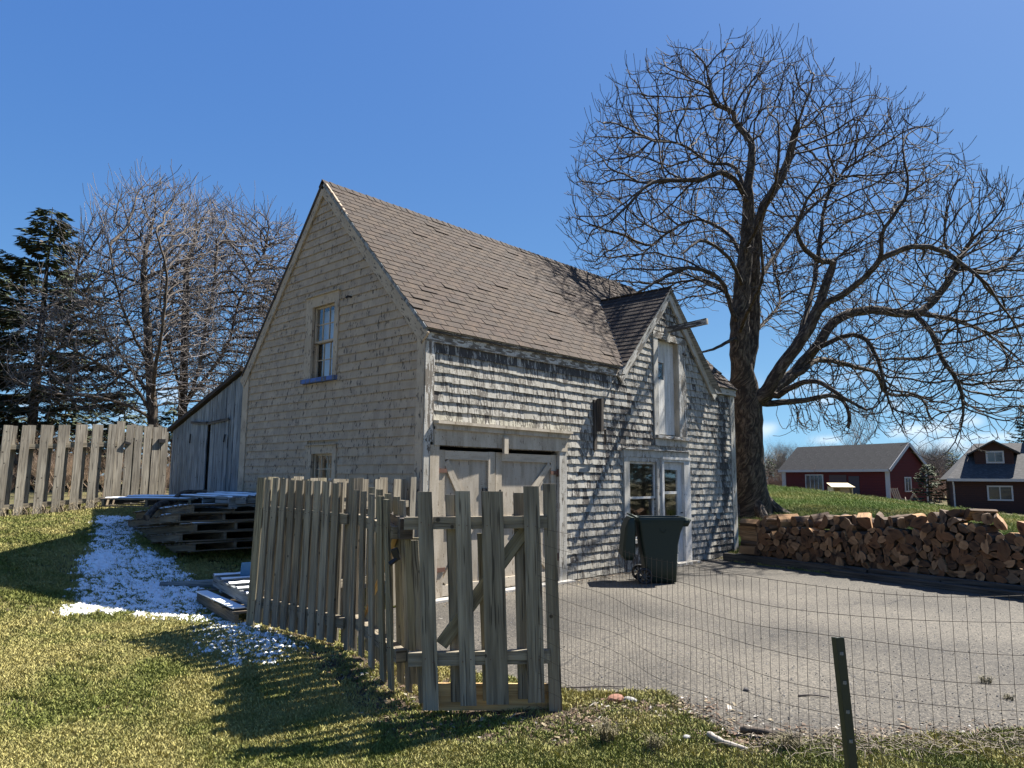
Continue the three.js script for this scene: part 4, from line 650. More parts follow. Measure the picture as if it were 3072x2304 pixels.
// dry grass along the foot of the back fence
{
  const r = rng(2150), g = new GB();
  for (let k = 0; k < 900; k++) { const t = Math.pow(r(), 0.8), x = mix(-0.8, -4.6, t), z = -8.78 + (r() - 0.4) * 0.3, y = H(x, z), a = r() * 6.28, l = 0.08 + r() * 0.2, s = 0.4 + r() * 0.9, w = 0.003; const P = V(x, y, z), Q = V(x + Math.cos(a) * l * s * 0.4, y + l * 0.75, z + Math.sin(a) * l * s * 0.4), R = V(x + Math.cos(a) * l * s, y + l * (0.9 - s * 0.4), z + Math.sin(a) * l * s), d = V(Math.sin(a) * w, 0, -Math.cos(a) * w); g.quad(P.clone().sub(d), P.clone().add(d), Q.clone().add(d), Q.clone().sub(d), [0, 0], [0, 0], [0, 0], [0, 0]); g.tri(Q.clone().sub(d), Q.clone().add(d), R, [0, 0], [0, 0], [0, 0]); }
  const o = mk('dry_grass', g.geo(), plain(new THREE.Color(0.30, 0.24, 0.15), { side: THREE.DoubleSide })); o.userData.kind = 'stuff'; tag(o, 'bleached dry grass along the foot of the back fence', 'dry grass');
}
// ---------- pallets ----------
function pallet(label, group, c, yaw, L, W, y, o = {}) {           // deck boards across three stringers; c = centre (x, z), L along local x
  const r = rng(o.seed ?? 1), T = thing('wooden_pallet', label, 'pallet', [c[0], y, c[1]], group); T.rotation.set(o.tx ?? 0, yaw, o.tz ?? 0, 'YXZ'); BASE.set(T, V(0, 0, 0));
  const m = o.m ?? M.pallet, n = o.n ?? 7, h = o.h ?? 0.13, bw = o.bw ?? 0.085;
  for (const z of [-0.46, 0, 0.46]) mk('stringer', new GB().bar(V(-L / 2, h * 0.5, z * W), V(L / 2, h * 0.5, z * W), h - 0.04, 0.04, UPV, r() * 3, r() * 3).geo(), m, T);
  for (let k = 0; k < n; k++) { const x = -L / 2 + bw / 2 + (L - bw) * k / (n - 1), w = bw * (0.85 + r() * 0.3), s = (r() - 0.5) * 0.03, e = r() * 0.02; board('slat', V(x, h - 0.009, -W / 2 - e + s), V(x + (r() - 0.5) * 0.015, h - 0.009, W / 2 + e + s), w, 0.018, V(1, 0, 0), m, T, r); if (o.snow) { const g = new GB(), nn = 9; let px = null; for (let q = 0; q <= nn; q++) { const z = -W / 2 + W * q / nn, a = w * (0.34 + r() * 0.14), t = 0.008 + r() * 0.01, R = [V(x - a, h + 0.001, z), V(x - a * 0.6, h + t, z), V(x + a * 0.6, h + t, z), V(x + a, h + 0.001, z)]; if (px) for (let s2 = 0; s2 < 3; s2++) g.quad(px[s2], R[s2], R[s2 + 1], px[s2 + 1], [0, 0], [0, 0], [0, 0], [0, 0]); px = R; } if (o.snow === 1 || r() < o.snow) mk('snow_cover', g.geo(), M.snow, T); } if (k % 3 === 0) board('bottom_slat', V(x, 0.009, -W / 2), V(x, 0.009, W / 2), bw, 0.018, V(1, 0, 0), m, T, r); }
  return T;
}
{
  const g = 'pallets stacked against the barn gable', yaw = 1.50;
  const lay = [[-0.93, -4.2, 2.3, 1.3, 0.44, 0.02], [-1.0, -4.35, 2.5, 1.35, 0.575, -0.03], [-0.93, -4.3, 2.35, 1.3, 0.71, 0.05], [-1.02, -4.42, 2.6, 1.38, 0.845, -0.03], [-0.96, -4.3, 2.4, 1.3, 0.98, 0.02]];
  lay.forEach(([x, z, L, W, y, dy], i) => pallet('dark weathered pallet, ' + ['lowest', 'second from below', 'middle one', 'fourth from below', 'top snow-dusted one'][i] + ' of the big stack by the gable', g, [x, z], yaw + dy, L, W, y, { seed: 2200 + i, n: 13, bw: 0.1, snow: i === 4 ? 0.7 : i > 1 ? 0.25 : 0, tz: -0.085 }));
  pallet('grey pallet with a tall side board tilted on top of the stack', g, [-0.62, -4.0], 0.0, 0.95, 1.9, 1.16, { seed: 2210, n: 8, bw: 0.1, snow: 0.6, m: M.leanBoard, tz: 0.06, h: 0.17 });
  pallet('snow-dusted grey pallet lying at the far end of the stack', g, [-1.15, -5.3], 0.76, 1.3, 1.5, 1.13, { seed: 2211, n: 8, bw: 0.1, snow: 0.55, m: M.pallet, tz: 0.02 });
  pallet('dark pallet on the ground next to the fence end', 'small pallets by the fence', [-2.12, -0.55], 1.38, 1.6, 0.62, 0.09, { seed: 2220, n: 5, bw: 0.12, snow: 0, tz: 0.02, h: 0.16 });
  pallet('grey snow-dusted pallet lying on the dark one by the fence end', 'small pallets by the fence', [-1.92, -0.5], 1.36, 1.5, 0.75, 0.27, { seed: 2221, n: 5, bw: 0.1, snow: 1, m: M.leanBoard, tz: 0.02, h: 0.15 });
  const top = mk('snow_cover', new GB().bar(V(-2.28, 0.262, -1.25), V(-2.50, 0.262, 0.12), 0.13, 0.012, V(1, 0, 0)).geo(), M.snow); tag(top, 'strip of snow on the edge board of the dark ground pallet', 'snow');
  const r = rng(2230); tag(board('blue_board', V(-1.9, 0.50, -1.05), V(-1.45, 0.56, -0.35), 0.16, 0.03, V(0, 1, 0.1), plain(new THREE.Color(0.09, 0.22, 0.38)), scene, r), 'blue painted board lying on the small pallets', 'board');
  tag(board('timber_offcut', V(-1.18, 1.26, -3.35), V(-0.85, 1.26, -3.05), 0.11, 0.11, V(0, 1, 0), M.leanBoard, scene, r), 'square grey timber offcut on the tilted pallet', 'timber');
  tag(board('loose_plank', V(-2.35, 0.2, -2.3), V(-1.5, 0.24, -1.7), 0.14, 0.03, V(0, 1, 0.2), M.leanBoard, scene, r), 'loose grey plank lying on the snow before the small pallets', 'plank');
  const lp = [V(-1.85, 0.98, -4.2), V(-1.55, 1.17, -4.5), V(-1.25, 1.2, -4.75), V(-1.05, 1.33, -4.9), V(-0.7, 1.36, -4.75)]; tag(mk('crooked_log', new GB().tube(new THREE.CatmullRomCurve3(lp).getPoints(14), Array.from({ length: 15 }, (_, k) => 0.055 - k * 0.0018), 9).geo(), M.bark), 'crooked dark log lying across the pallet stack', 'log');
}
// ---------- wheeled bin, its lid thrown open at the back ----------
{
  const T = thing('wheeled_bin', 'dark green wheeled refuse bin with lid hanging open before the door', 'bin', [4.0, 0, 1.05]); T.rotation.y = -0.84; BASE.set(T, V(0, 0, 0));
  // local x: towards the front of the bin, local z: towards the driveway
  const ring = (y, xb, xf, w, rr) => { const p = [], n = 4; for (const [cx, cz, a0] of [[xf - rr, w - rr, 0], [xb + rr, w - rr, 1], [xb + rr, -w + rr, 2], [xf - rr, -w + rr, 3]]) for (let k = 0; k <= n; k++) { const a = (a0 + k / n) * Math.PI / 2; p.push(V(cx + Math.cos(a) * rr, y, cz + Math.sin(a) * rr)); } return p; };
  const loft = (R, capB, capT) => { const g = new THREE.BufferGeometry(), p = [], id = [], n = R[0].length; R.forEach((q) => q.forEach((v) => p.push(v.x, v.y, v.z))); for (let j = 0; j < R.length - 1; j++) for (let k = 0; k < n; k++) { const a = j * n + k, b = j * n + (k + 1) % n; id.push(a, a + n, b, b, a + n, b + n); } const fan = (j, f) => { const c = p.length / 3, m = V(); R[j].forEach((v) => m.addScaledVector(v, 1 / n)); p.push(m.x, m.y, m.z); for (let k = 0; k < n; k++) f ? id.push(c, j * n + (k + 1) % n, j * n + k) : id.push(c, j * n + k, j * n + (k + 1) % n); }; if (capB) fan(0, false); if (capT) fan(R.length - 1, true); g.setAttribute('position', new THREE.Float32BufferAttribute(p, 3)); g.setAttribute('uv', new THREE.Float32BufferAttribute(new Float32Array(p.length / 3 * 2), 2)); g.setIndex(id); g.computeVertexNormals(); return g; };
  mk('body', loft([ring(0.03, -0.20, 0.27, 0.22, 0.04), ring(0.30, -0.225, 0.285, 0.235, 0.05), ring(0.60, -0.27, 0.30, 0.25, 0.05), ring(0.80, -0.295, 0.345, 0.262, 0.05), ring(0.92, -0.31, 0.395, 0.275, 0.05), ring(1.0, -0.315, 0.41, 0.285, 0.05), ring(1.0, -0.29, 0.385, 0.262, 0.04), ring(0.5, -0.22, 0.28, 0.23, 0.04)], true, true), M.bin, T);
  mk('rim', loft([ring(0.975, -0.33, 0.43, 0.30, 0.05), ring(1.03, -0.335, 0.435, 0.305, 0.05), ring(1.03, -0.30, 0.40, 0.27, 0.04), ring(0.975, -0.30, 0.40, 0.27, 0.04)]), M.bin, T);
  const lip = mk('front_lip', loft([ring(0.89, 0.36, 0.455, 0.25, 0.02), ring(1.015, 0.41, 0.50, 0.28, 0.02)], true, true), M.bin, T); for (let k = 0; k < 9; k++) mk('rib', new GB().bar(V(0.458, 0.9, -0.22 + k * 0.055), V(0.503, 1.0, -0.24 + k * 0.06), 0.012, 0.012, V(0, 0, 1)).geo(), M.bin, lip);
  const lid = mk('lid', loft([ring(0.36, -0.53, -0.40, 0.24, 0.05), ring(0.44, -0.58, -0.37, 0.285, 0.06), ring(0.86, -0.53, -0.36, 0.295, 0.06), ring(0.98, -0.48, -0.37, 0.28, 0.04), ring(1.02, -0.44, -0.385, 0.26, 0.02)], true, true), M.bin, T); lid.userData.label = 'lid hanging open behind the bin';
  mk('handle', new GB().tube([V(-0.31, 1.0, -0.25), V(-0.42, 1.06, -0.25), V(-0.42, 1.06, 0.25), V(-0.31, 1.0, 0.25)], [0.014, 0.014, 0.014, 0.014], 7).geo(), M.bin, T);
  for (const s of [-1, 1]) { const w = grp('wheel', T), tp = []; for (let k = 0; k <= 20; k++) { const a = k / 20 * Math.PI * 2; tp.push(V(-0.24 + Math.cos(a) * 0.105, 0.125 + Math.sin(a) * 0.105, s * 0.27)); } mk('tyre', new GB().tube(tp, tp.map(() => 0.022), 7, false).geo(), M.rubber, w); const sp = new GB(); for (let k = 0; k < 8; k++) { const a = k / 8 * 6.283; sp.bar(V(-0.24, 0.125, s * 0.27), V(-0.24 + Math.cos(a) * 0.1, 0.125 + Math.sin(a) * 0.1, s * 0.27), 0.02, 0.02, V(0, 0, 1)); } sp.tube([V(-0.24, 0.125, s * 0.24), V(-0.24, 0.125, s * 0.3)], [0.03, 0.03], 8); mk('hub', sp.geo(), plain(new THREE.Color(0.03, 0.03, 0.03), { roughness: 0.5 }), w); }
  mk('axle', new GB().tube([V(-0.24, 0.125, -0.27), V(-0.24, 0.125, 0.27)], [0.012, 0.012], 6).geo(), M.iron, T);
  const mk2 = []; for (let k = 0; k <= 14; k++) { const a = k / 14 * 6.283; mk2.push(V(0.06 + Math.cos(a) * 0.045, 0.84 + Math.sin(a) * 0.045, 0.268)); } mk('emblem', new GB().tube(mk2, mk2.map(() => 0.005), 4, false).geo(), M.bin, T);
}
// ---------- firewood ----------
const F0 = V(7.72, 0, 0.62), FD = V(6.30, 0, 5.9).sub(F0), FL = FD.length(); FD.normalize(); const FN = V(FD.z, 0, -FD.x);   // FN points back into the pile (+x)
{
  const woodEnd = [[0.20, 0.13, 0.08], [0.25, 0.18, 0.115], [0.14, 0.095, 0.06], [0.36, 0.28, 0.2], [0.11, 0.08, 0.055], [0.20, 0.17, 0.14]], r = rng(2301), variants = [];
  M.log = new THREE.MeshStandardMaterial({ vertexColors: true, roughness: 0.9, map: wGrey[0], bumpMap: wGrey[1], bumpScale: 0.003 });
  for (let v = 0; v < 22; v++) {
    const kind = v % 11, n = 14, pr = [], rad = 0.088; let a0 = 0, span = 6.283;
    if (kind < 4) { span = 1.5 + r() * 0.5; } else if (kind < 8) { span = 2.7 + r() * 0.7; }
    if (span > 6) for (let k = 0; k < n; k++) { const a = k / n * span; pr.push([Math.cos(a) * rad * (0.86 + r() * 0.2), Math.sin(a) * rad * (0.86 + r() * 0.2), 1]); }
    else { const R = span < 2.2 ? rad * 1.95 : rad * 1.35; for (let k = 0; k <= 7; k++) { const a = -span / 2 + span * k / 7; pr.push([Math.cos(a) * R * (0.95 + r() * 0.08), Math.sin(a) * R * (0.95 + r() * 0.08), 1]); } pr.push([(r()) * 0.02, R * 0.25 * r(), 0], [(r() - 0.5) * 0.03, -R * 0.2 * r(), 0]); let cx = 0, cy = 0; pr.forEach((q) => { cx += q[0] / pr.length; cy += q[1] / pr.length; }); pr.forEach((q) => { q[0] -= cx; q[1] -= cy; }); }
    const p = [], c = [], u = [], id = [], L = 0.40, we = woodEnd[v % 6], jit = () => 0.85 + r() * 0.3, bark = [0.10, 0.085, 0.07], split = [0.34, 0.27, 0.18], m = pr.length;
    const off = [0, 1].map(() => [(r() - 0.5) * 0.02, (r() - 0.5) * 0.02]);
    for (let k = 0; k < m; k++) { const A = pr[k], B = pr[(k + 1) % m], col = A[2] && B[2] ? bark : split, j = jit(), b = p.length / 3; for (const [q, z] of [[A, 0], [B, 0], [B, 1], [A, 1]]) { p.push(q[0] + off[z][0], q[1] + off[z][1], z * L); c.push(col[0] * j, col[1] * j, col[2] * j); u.push(q[0] + q[1], z * L); } id.push(b, b + 2, b + 1, b, b + 3, b + 2); }
    for (const z of [0, 1]) { const b = p.length / 3; p.push(off[z][0], off[z][1], z * L); c.push(we[0] * 0.8, we[1] * 0.8, we[2] * 0.8); u.push(0.1, v * 0.3); for (const q of pr) { const j = jit(); p.push(q[0] + off[z][0], q[1] + off[z][1], z * L); c.push(we[0] * j, we[1] * j, we[2] * j); u.push(0.1 + q[0] * 0.3, v * 0.3 + q[1] * 2); } for (let k = 0; k < m; k++) z ? id.push(b, b + 1 + k, b + 1 + (k + 1) % m) : id.push(b, b + 1 + (k + 1) % m, b + 1 + k); }
    let g = new THREE.BufferGeometry(); g.setAttribute('position', new THREE.Float32BufferAttribute(p, 3)); g.setAttribute('color', new THREE.Float32BufferAttribute(c.map((q, i) => q * [2.2, 1.72, 1.4][i % 3]), 3)); g.setAttribute('uv', new THREE.Float32BufferAttribute(u, 2)); g.setIndex(id); g = g.toNonIndexed(); g.computeVertexNormals(); variants.push(g);
  }
  const prof = [[0, 0.70], [0.28, 0.74], [0.41, 0.80], [0.55, 0.84], [0.68, 0.92], [0.77, 1.06], [0.84, 0.95], [0.89, 0.82], [1, 0.76]], hAt = (t) => { for (let k = 1; k < prof.length; k++) if (t <= prof[k][0]) return mix(prof[k - 1][1], prof[k][1], (t - prof[k - 1][0]) / (prof[k][0] - prof[k - 1][0])); return 0.8; };
  const put = (x, y, z, yaw, roll, tilt, s, label, group) => { const vi = Math.floor(r() * variants.length), o = new THREE.Mesh(variants[vi], M.log); o.name = numbered('firewood_log'); o.position.set(x, y, z); o.rotation.set(tilt, yaw, roll, 'YXZ'); o.scale.set(s, s, 1); const kd = vi % 11 < 4 ? 0 : vi % 11 < 8 ? 1 : 2; tag(o, label.replace('log', ['wedge-split log', 'half-round split log', 'whole round log'][kd]), 'log', group + ', ' + ['wedges', 'halves', 'rounds'][kd]); scene.add(o); };
  const yawB = Math.atan2(FN.x, FN.z);                           // log axis (local z) along FN
  for (let row = 0; row < 9; row++) { const y = 0.215 + row * 0.113; for (let s = 0.35 + (row % 2) * 0.08; s < FL; s += 0.128 + r() * 0.03) { if (y > hAt(s / FL) - 0.03 + (r() - 0.5) * 0.06) continue; const P = F0.clone().addScaledVector(FD, s).addScaledVector(FN, 0.14 + (r() - 0.5) * 0.07); put(P.x, y + (r() - 0.5) * 0.025, P.z, yawB + (r() - 0.5) * 0.12, r() * 6.28, (r() - 0.5) * 0.06, 0.68 + r() * 0.36, 'log end in the face of the long firewood pile', 'logs in the firewood pile'); } }
  for (let k = 0; k < 30; k++) { const s = 0.3 + (FL - 0.4) * (k + r()) / 30, P = F0.clone().addScaledVector(FD, s).addScaledVector(FN, 0.2 + r() * 0.1); put(P.x, hAt(s / FL) + 0.07 + r() * 0.05, P.z, yawB + (r() - 0.5) * 1.6, r() * 6.28, (r() - 0.5) * 0.3, 1.0 + r() * 0.2, 'sunlit log lying loose on top of the firewood pile', 'loose logs on top of the pile'); }
  for (let row = 0; row < 5; row++) for (const dd of [0.16, 0.36]) { const P = F0.clone().addScaledVector(FD, -0.05 + (r() - 0.5) * 0.06).addScaledVector(FN, dd); put(P.x, 0.24 + row * 0.125, P.z, yawB - Math.PI / 2 + (r() - 0.5) * 0.15, r() * 6.28, 0, 0.95, 'log laid crosswise at the barn end of the firewood pile', 'crosswise logs at the pile end'); }
  const tl = 'long landscaping timber under the firewood pile';
  const P = (s, o) => F0.clone().addScaledVector(FD, s).addScaledVector(FN, o);
  for (const [s0, s1, o, y, lab] of [[-0.35, 2.75, 0.0, 0.075, 'dark timber edging under the barn end of the firewood pile'], [2.78, 5.6, 0.02, 0.085, 'dark timber edging under the middle of the firewood pile'], [2.2, 5.6, -0.17, 0.05, 'lower timber laid in front of the firewood edging']]) { const A = P(s0, o), B = P(s1, o); A.y = B.y = y; tag(board('edging_timber', A, B, y === 0.05 ? 0.10 : 0.15, 0.14, UPV, M.darkWood, scene, r), lab, 'timber'); }
  const bed = new GB(); for (const o of [0.2, 0.42]) { const A = P(-0.2, o), B = P(5.6, o); A.y = B.y = 0.09; bed.bar(A, B, 0.12, 0.1, UPV); } tag(mk('pile_bearers', bed.geo(), M.darkWood), 'dark bearers that carry the firewood off the ground', 'bearer');
}
// ---------- wire fence ----------
{
  const T = thing('wire_fence', 'thin rusty welded wire mesh fence along the driveway edge', 'fence', [-2.6, 0, 5.4]), cv = new THREE.CatmullRomCurve3([V(-2.30, 0, 4.02), V(-2.5, 0, 4.75), V(-2.85, 0, 5.5), V(-3.12, 0, 6.33), V(-3.08, 0, 6.7), V(-2.9, 0, 7.05), V(-2.4, 0, 7.6)]), L = cv.getLength(), r = rng(2401);
  M.wire = plain(new THREE.Color(0.035, 0.027, 0.022), { roughness: 0.6, metalness: 0.4 });
  const topY = (t) => 1.265 - 0.11 * Math.sin(Math.min(1, t * 1.25) * Math.PI) * 0.55 - t * 0.09, at = (s, y) => { const p = cv.getPointAt(clamp(s / L)), t = s / L; p.y = y; p.x += 0.02 * Math.sin(s * 7 + y * 3); return p; };
  const rows = 12; for (let k = 0; k < rows; k++) { const pts = [], f = k / (rows - 1); for (let s = 0; s <= L + 1e-6; s += L / 40) { const yt = topY(s / L); pts.push(at(s, mix(yt, 0.06, f) + 0.008 * Math.sin(s * 4 + k * 2))); } mk('horizontal_wire', new GB().tube(pts, pts.map(() => 0.0012), 3, false).geo(), M.wire, T); }
  for (let s = 0; s < L; s += 0.046) { const pts = [], yt = topY(s / L), j = (r() - 0.5) * 0.008; for (let k = 0; k <= 6; k++) pts.push(at(s + j * Math.sin(k), mix(yt + 0.005, 0.03, k / 6))); mk('vertical_wire', new GB().tube(pts, pts.map(() => 0.0011), 3, false).geo(), M.wire, T); }
  // steel U-post with notches
  const S = thing('steel_post', 'dark green steel fence post with white-tipped notches in the wire fence', 'post', [-3.15, 0, 6.4]), A = V(-3.12, -0.1, 6.42), B = V(-3.24, 1.0, 6.40), x = V(0.684, 0, 0.73), z = V(-0.73, 0, 0.684), pm = plain(new THREE.Color(0.012, 0.022, 0.017), { roughness: 0.5 });
  const sh = (p, a, b) => p.clone().addScaledVector(x, a).addScaledVector(z, b);
  mk('web', new GB().bar(sh(A, 0, 0), sh(B, 0, 0), 0.028, 0.005, x).geo(), pm, S); for (const s of [-1, 1]) mk('flange', new GB().bar(sh(A, s * 0.017, -0.008), sh(B, s * 0.017, -0.008), 0.02, 0.004, V(0.3, 0, -0.9).addScaledVector(x, s * 0.5)).geo(), pm, S);
  for (let k = 0; k < 8; k++) { const p = A.clone().lerp(B, 0.24 + k * 0.1); mk('notch', new GB().box(p.x - 0.006, p.x + 0.004, p.y, p.y + 0.012, p.z - 0.004, p.z + 0.008).geo(), plain(new THREE.Color(0.16, 0.165, 0.16)), S); }
}
// ---------- small things on the ground ----------
{
  const r = rng(2501);
  const lump = (name, label, cat, x, z, sx, sy, sz, col, seed, det = 2) => { const g = new THREE.IcosahedronGeometry(1, det), p = g.attributes.position; for (let i = 0; i < p.count; i++) { const v = V(p.getX(i), p.getY(i), p.getZ(i)), k = 0.78 + 0.45 * fbm(v.x * 1.7 + seed + 9, v.y * 1.7 + v.z * 2.3 + 9, seed, 2); p.setXYZ(i, v.x * k * sx, v.y * k * sy, v.z * k * sz); } g.computeVertexNormals(); g.translate(0, sy * 0.55, 0); const o = new THREE.Mesh(g, plain(new THREE.Color(...col))); o.position.set(x, H(x, z), z); o.rotation.y = seed; o.name = numbered(name); tag(o, label, cat); scene.add(o); return o; };
  lump('brick_piece', 'broken red brick piece at the driveway edge by the gate post', 'brick', -1.66, 4.22, 0.075, 0.035, 0.05, [0.21, 0.095, 0.06], 3, 1); lump('stone', 'smooth pale stone next to the broken brick', 'stone', -1.6, 4.31, 0.055, 0.025, 0.035, [0.26, 0.245, 0.22], 5);
  lump('stone', 'small dark stone lying alone on the driveway', 'stone', -0.75, 4.8, 0.025, 0.02, 0.022, [0.06, 0.055, 0.05], 8); lump('stone', 'small white stone on the grass by the driveway edge', 'stone', -2.0, 5.0, 0.03, 0.02, 0.025, [0.27, 0.26, 0.245], 9);
  const stick = (name, label, cat, pts, rad, m) => { const c = new THREE.CatmullRomCurve3(pts).getPoints(12); tag(mk(name, new GB().tube(c, c.map((_, k) => rad * (1 - 0.5 * k / 12) * (0.85 + 0.3 * r())), 6).geo(), m), label, cat); };
  stick('driftwood_stick', 'flat bleached wood splinter at the edge of the driveway', 'stick', [V(-1.9, 0.03, 5.1), V(-1.97, 0.035, 5.22), V(-1.95, 0.02, 5.38)], 0.022, plain(new THREE.Color(0.28, 0.25, 0.215)));
  stick('driftwood_stick', 'weathered dark grey branch stub on the driveway edge', 'stick', [V(-1.72, 0.05, 5.22), V(-1.65, 0.045, 5.36), V(-1.52, 0.03, 5.52)], 0.026, M.barkPale);
  stick('twig', 'thin dark twig lying on the driveway', 'twig', [V(-0.62, 0.016, 5.15), V(-0.55, 0.02, 5.22), V(-0.5, 0.016, 5.33)], 0.008, M.twig); stick('twig', 'curved twig on the gravel beside the gate post', 'twig', [V(-1.75, 0.02, 3.75), V(-1.5, 0.02, 3.95), V(-1.35, 0.02, 4.1)], 0.007, M.twig);
  const tuft = (x, z, n, h, label) => { const g = new GB(); for (let k = 0; k < n; k++) { const a = r() * 6.28, l = h * (0.5 + r() * 0.7), s = 0.4 + r() * 0.9, w = 0.002, P = V(x + (r() - 0.5) * 0.07, 0.006, z + (r() - 0.5) * 0.07), Q = P.clone().add(V(Math.cos(a) * l * s * 0.5, l * 0.7, Math.sin(a) * l * s * 0.5)), R = P.clone().add(V(Math.cos(a) * l * s, l * (1 - s * 0.35), Math.sin(a) * l * s)), d = V(Math.sin(a) * w, 0, -Math.cos(a) * w); g.quad(P.clone().sub(d), P.clone().add(d), Q.clone().add(d), Q.clone().sub(d), [0, 0], [0, 0], [0, 0], [0, 0]); g.tri(Q.clone().sub(d), Q.clone().add(d), R, [0, 0], [0, 0], [0, 0]); } tag(mk('weed_tuft', g.geo(), plain(new THREE.Color(0.13, 0.11, 0.055), { side: THREE.DoubleSide })), label, 'weed'); };
  tuft(0.82, 6.08, 60, 0.07, 'dry weed tuft alone on the driveway'); tuft(0.42, 6.3, 50, 0.05, 'low dry weed in a driveway crack'); tuft(1.2, 6.4, 30, 0.04, 'tiny weed farther out on the driveway'); tuft(-2.37, 4.66, 160, 0.12, 'big dead weed clump in the grass below the wire fence'); tuft(-2.28, 4.95, 90, 0.09, 'smaller dead weed clump below the wire fence'); tuft(-1.75, 5.55, 120, 0.12, 'tangle of dry stalks at the driveway corner');
  // matted dead stalks along the near edge
  const g = new GB(); for (let k = 0; k < 420; k++) { const t = r(), x = mix(-1.85, -0.2, t) + (r() - 0.5) * 0.4, z = mix(5.35, 6.9, t) + (r() - 0.3) * 0.4, a = r() * 6.28, l = 0.06 + r() * 0.16, y = 0.02 + r() * 0.04; g.tube([V(x, y, z), V(x + Math.cos(a) * l * 0.5, y + 0.02 * r(), z + Math.sin(a) * l * 0.5), V(x + Math.cos(a) * l, y - 0.01, z + Math.sin(a) * l)], [0.002, 0.0018, 0.001], 3, false); }
  const o = mk('dead_stalks', g.geo(), plain(new THREE.Color(0.22, 0.18, 0.135))); o.userData.kind = 'stuff'; tag(o, 'matted dead stalks along the near edge of the driveway', 'stalks');
}
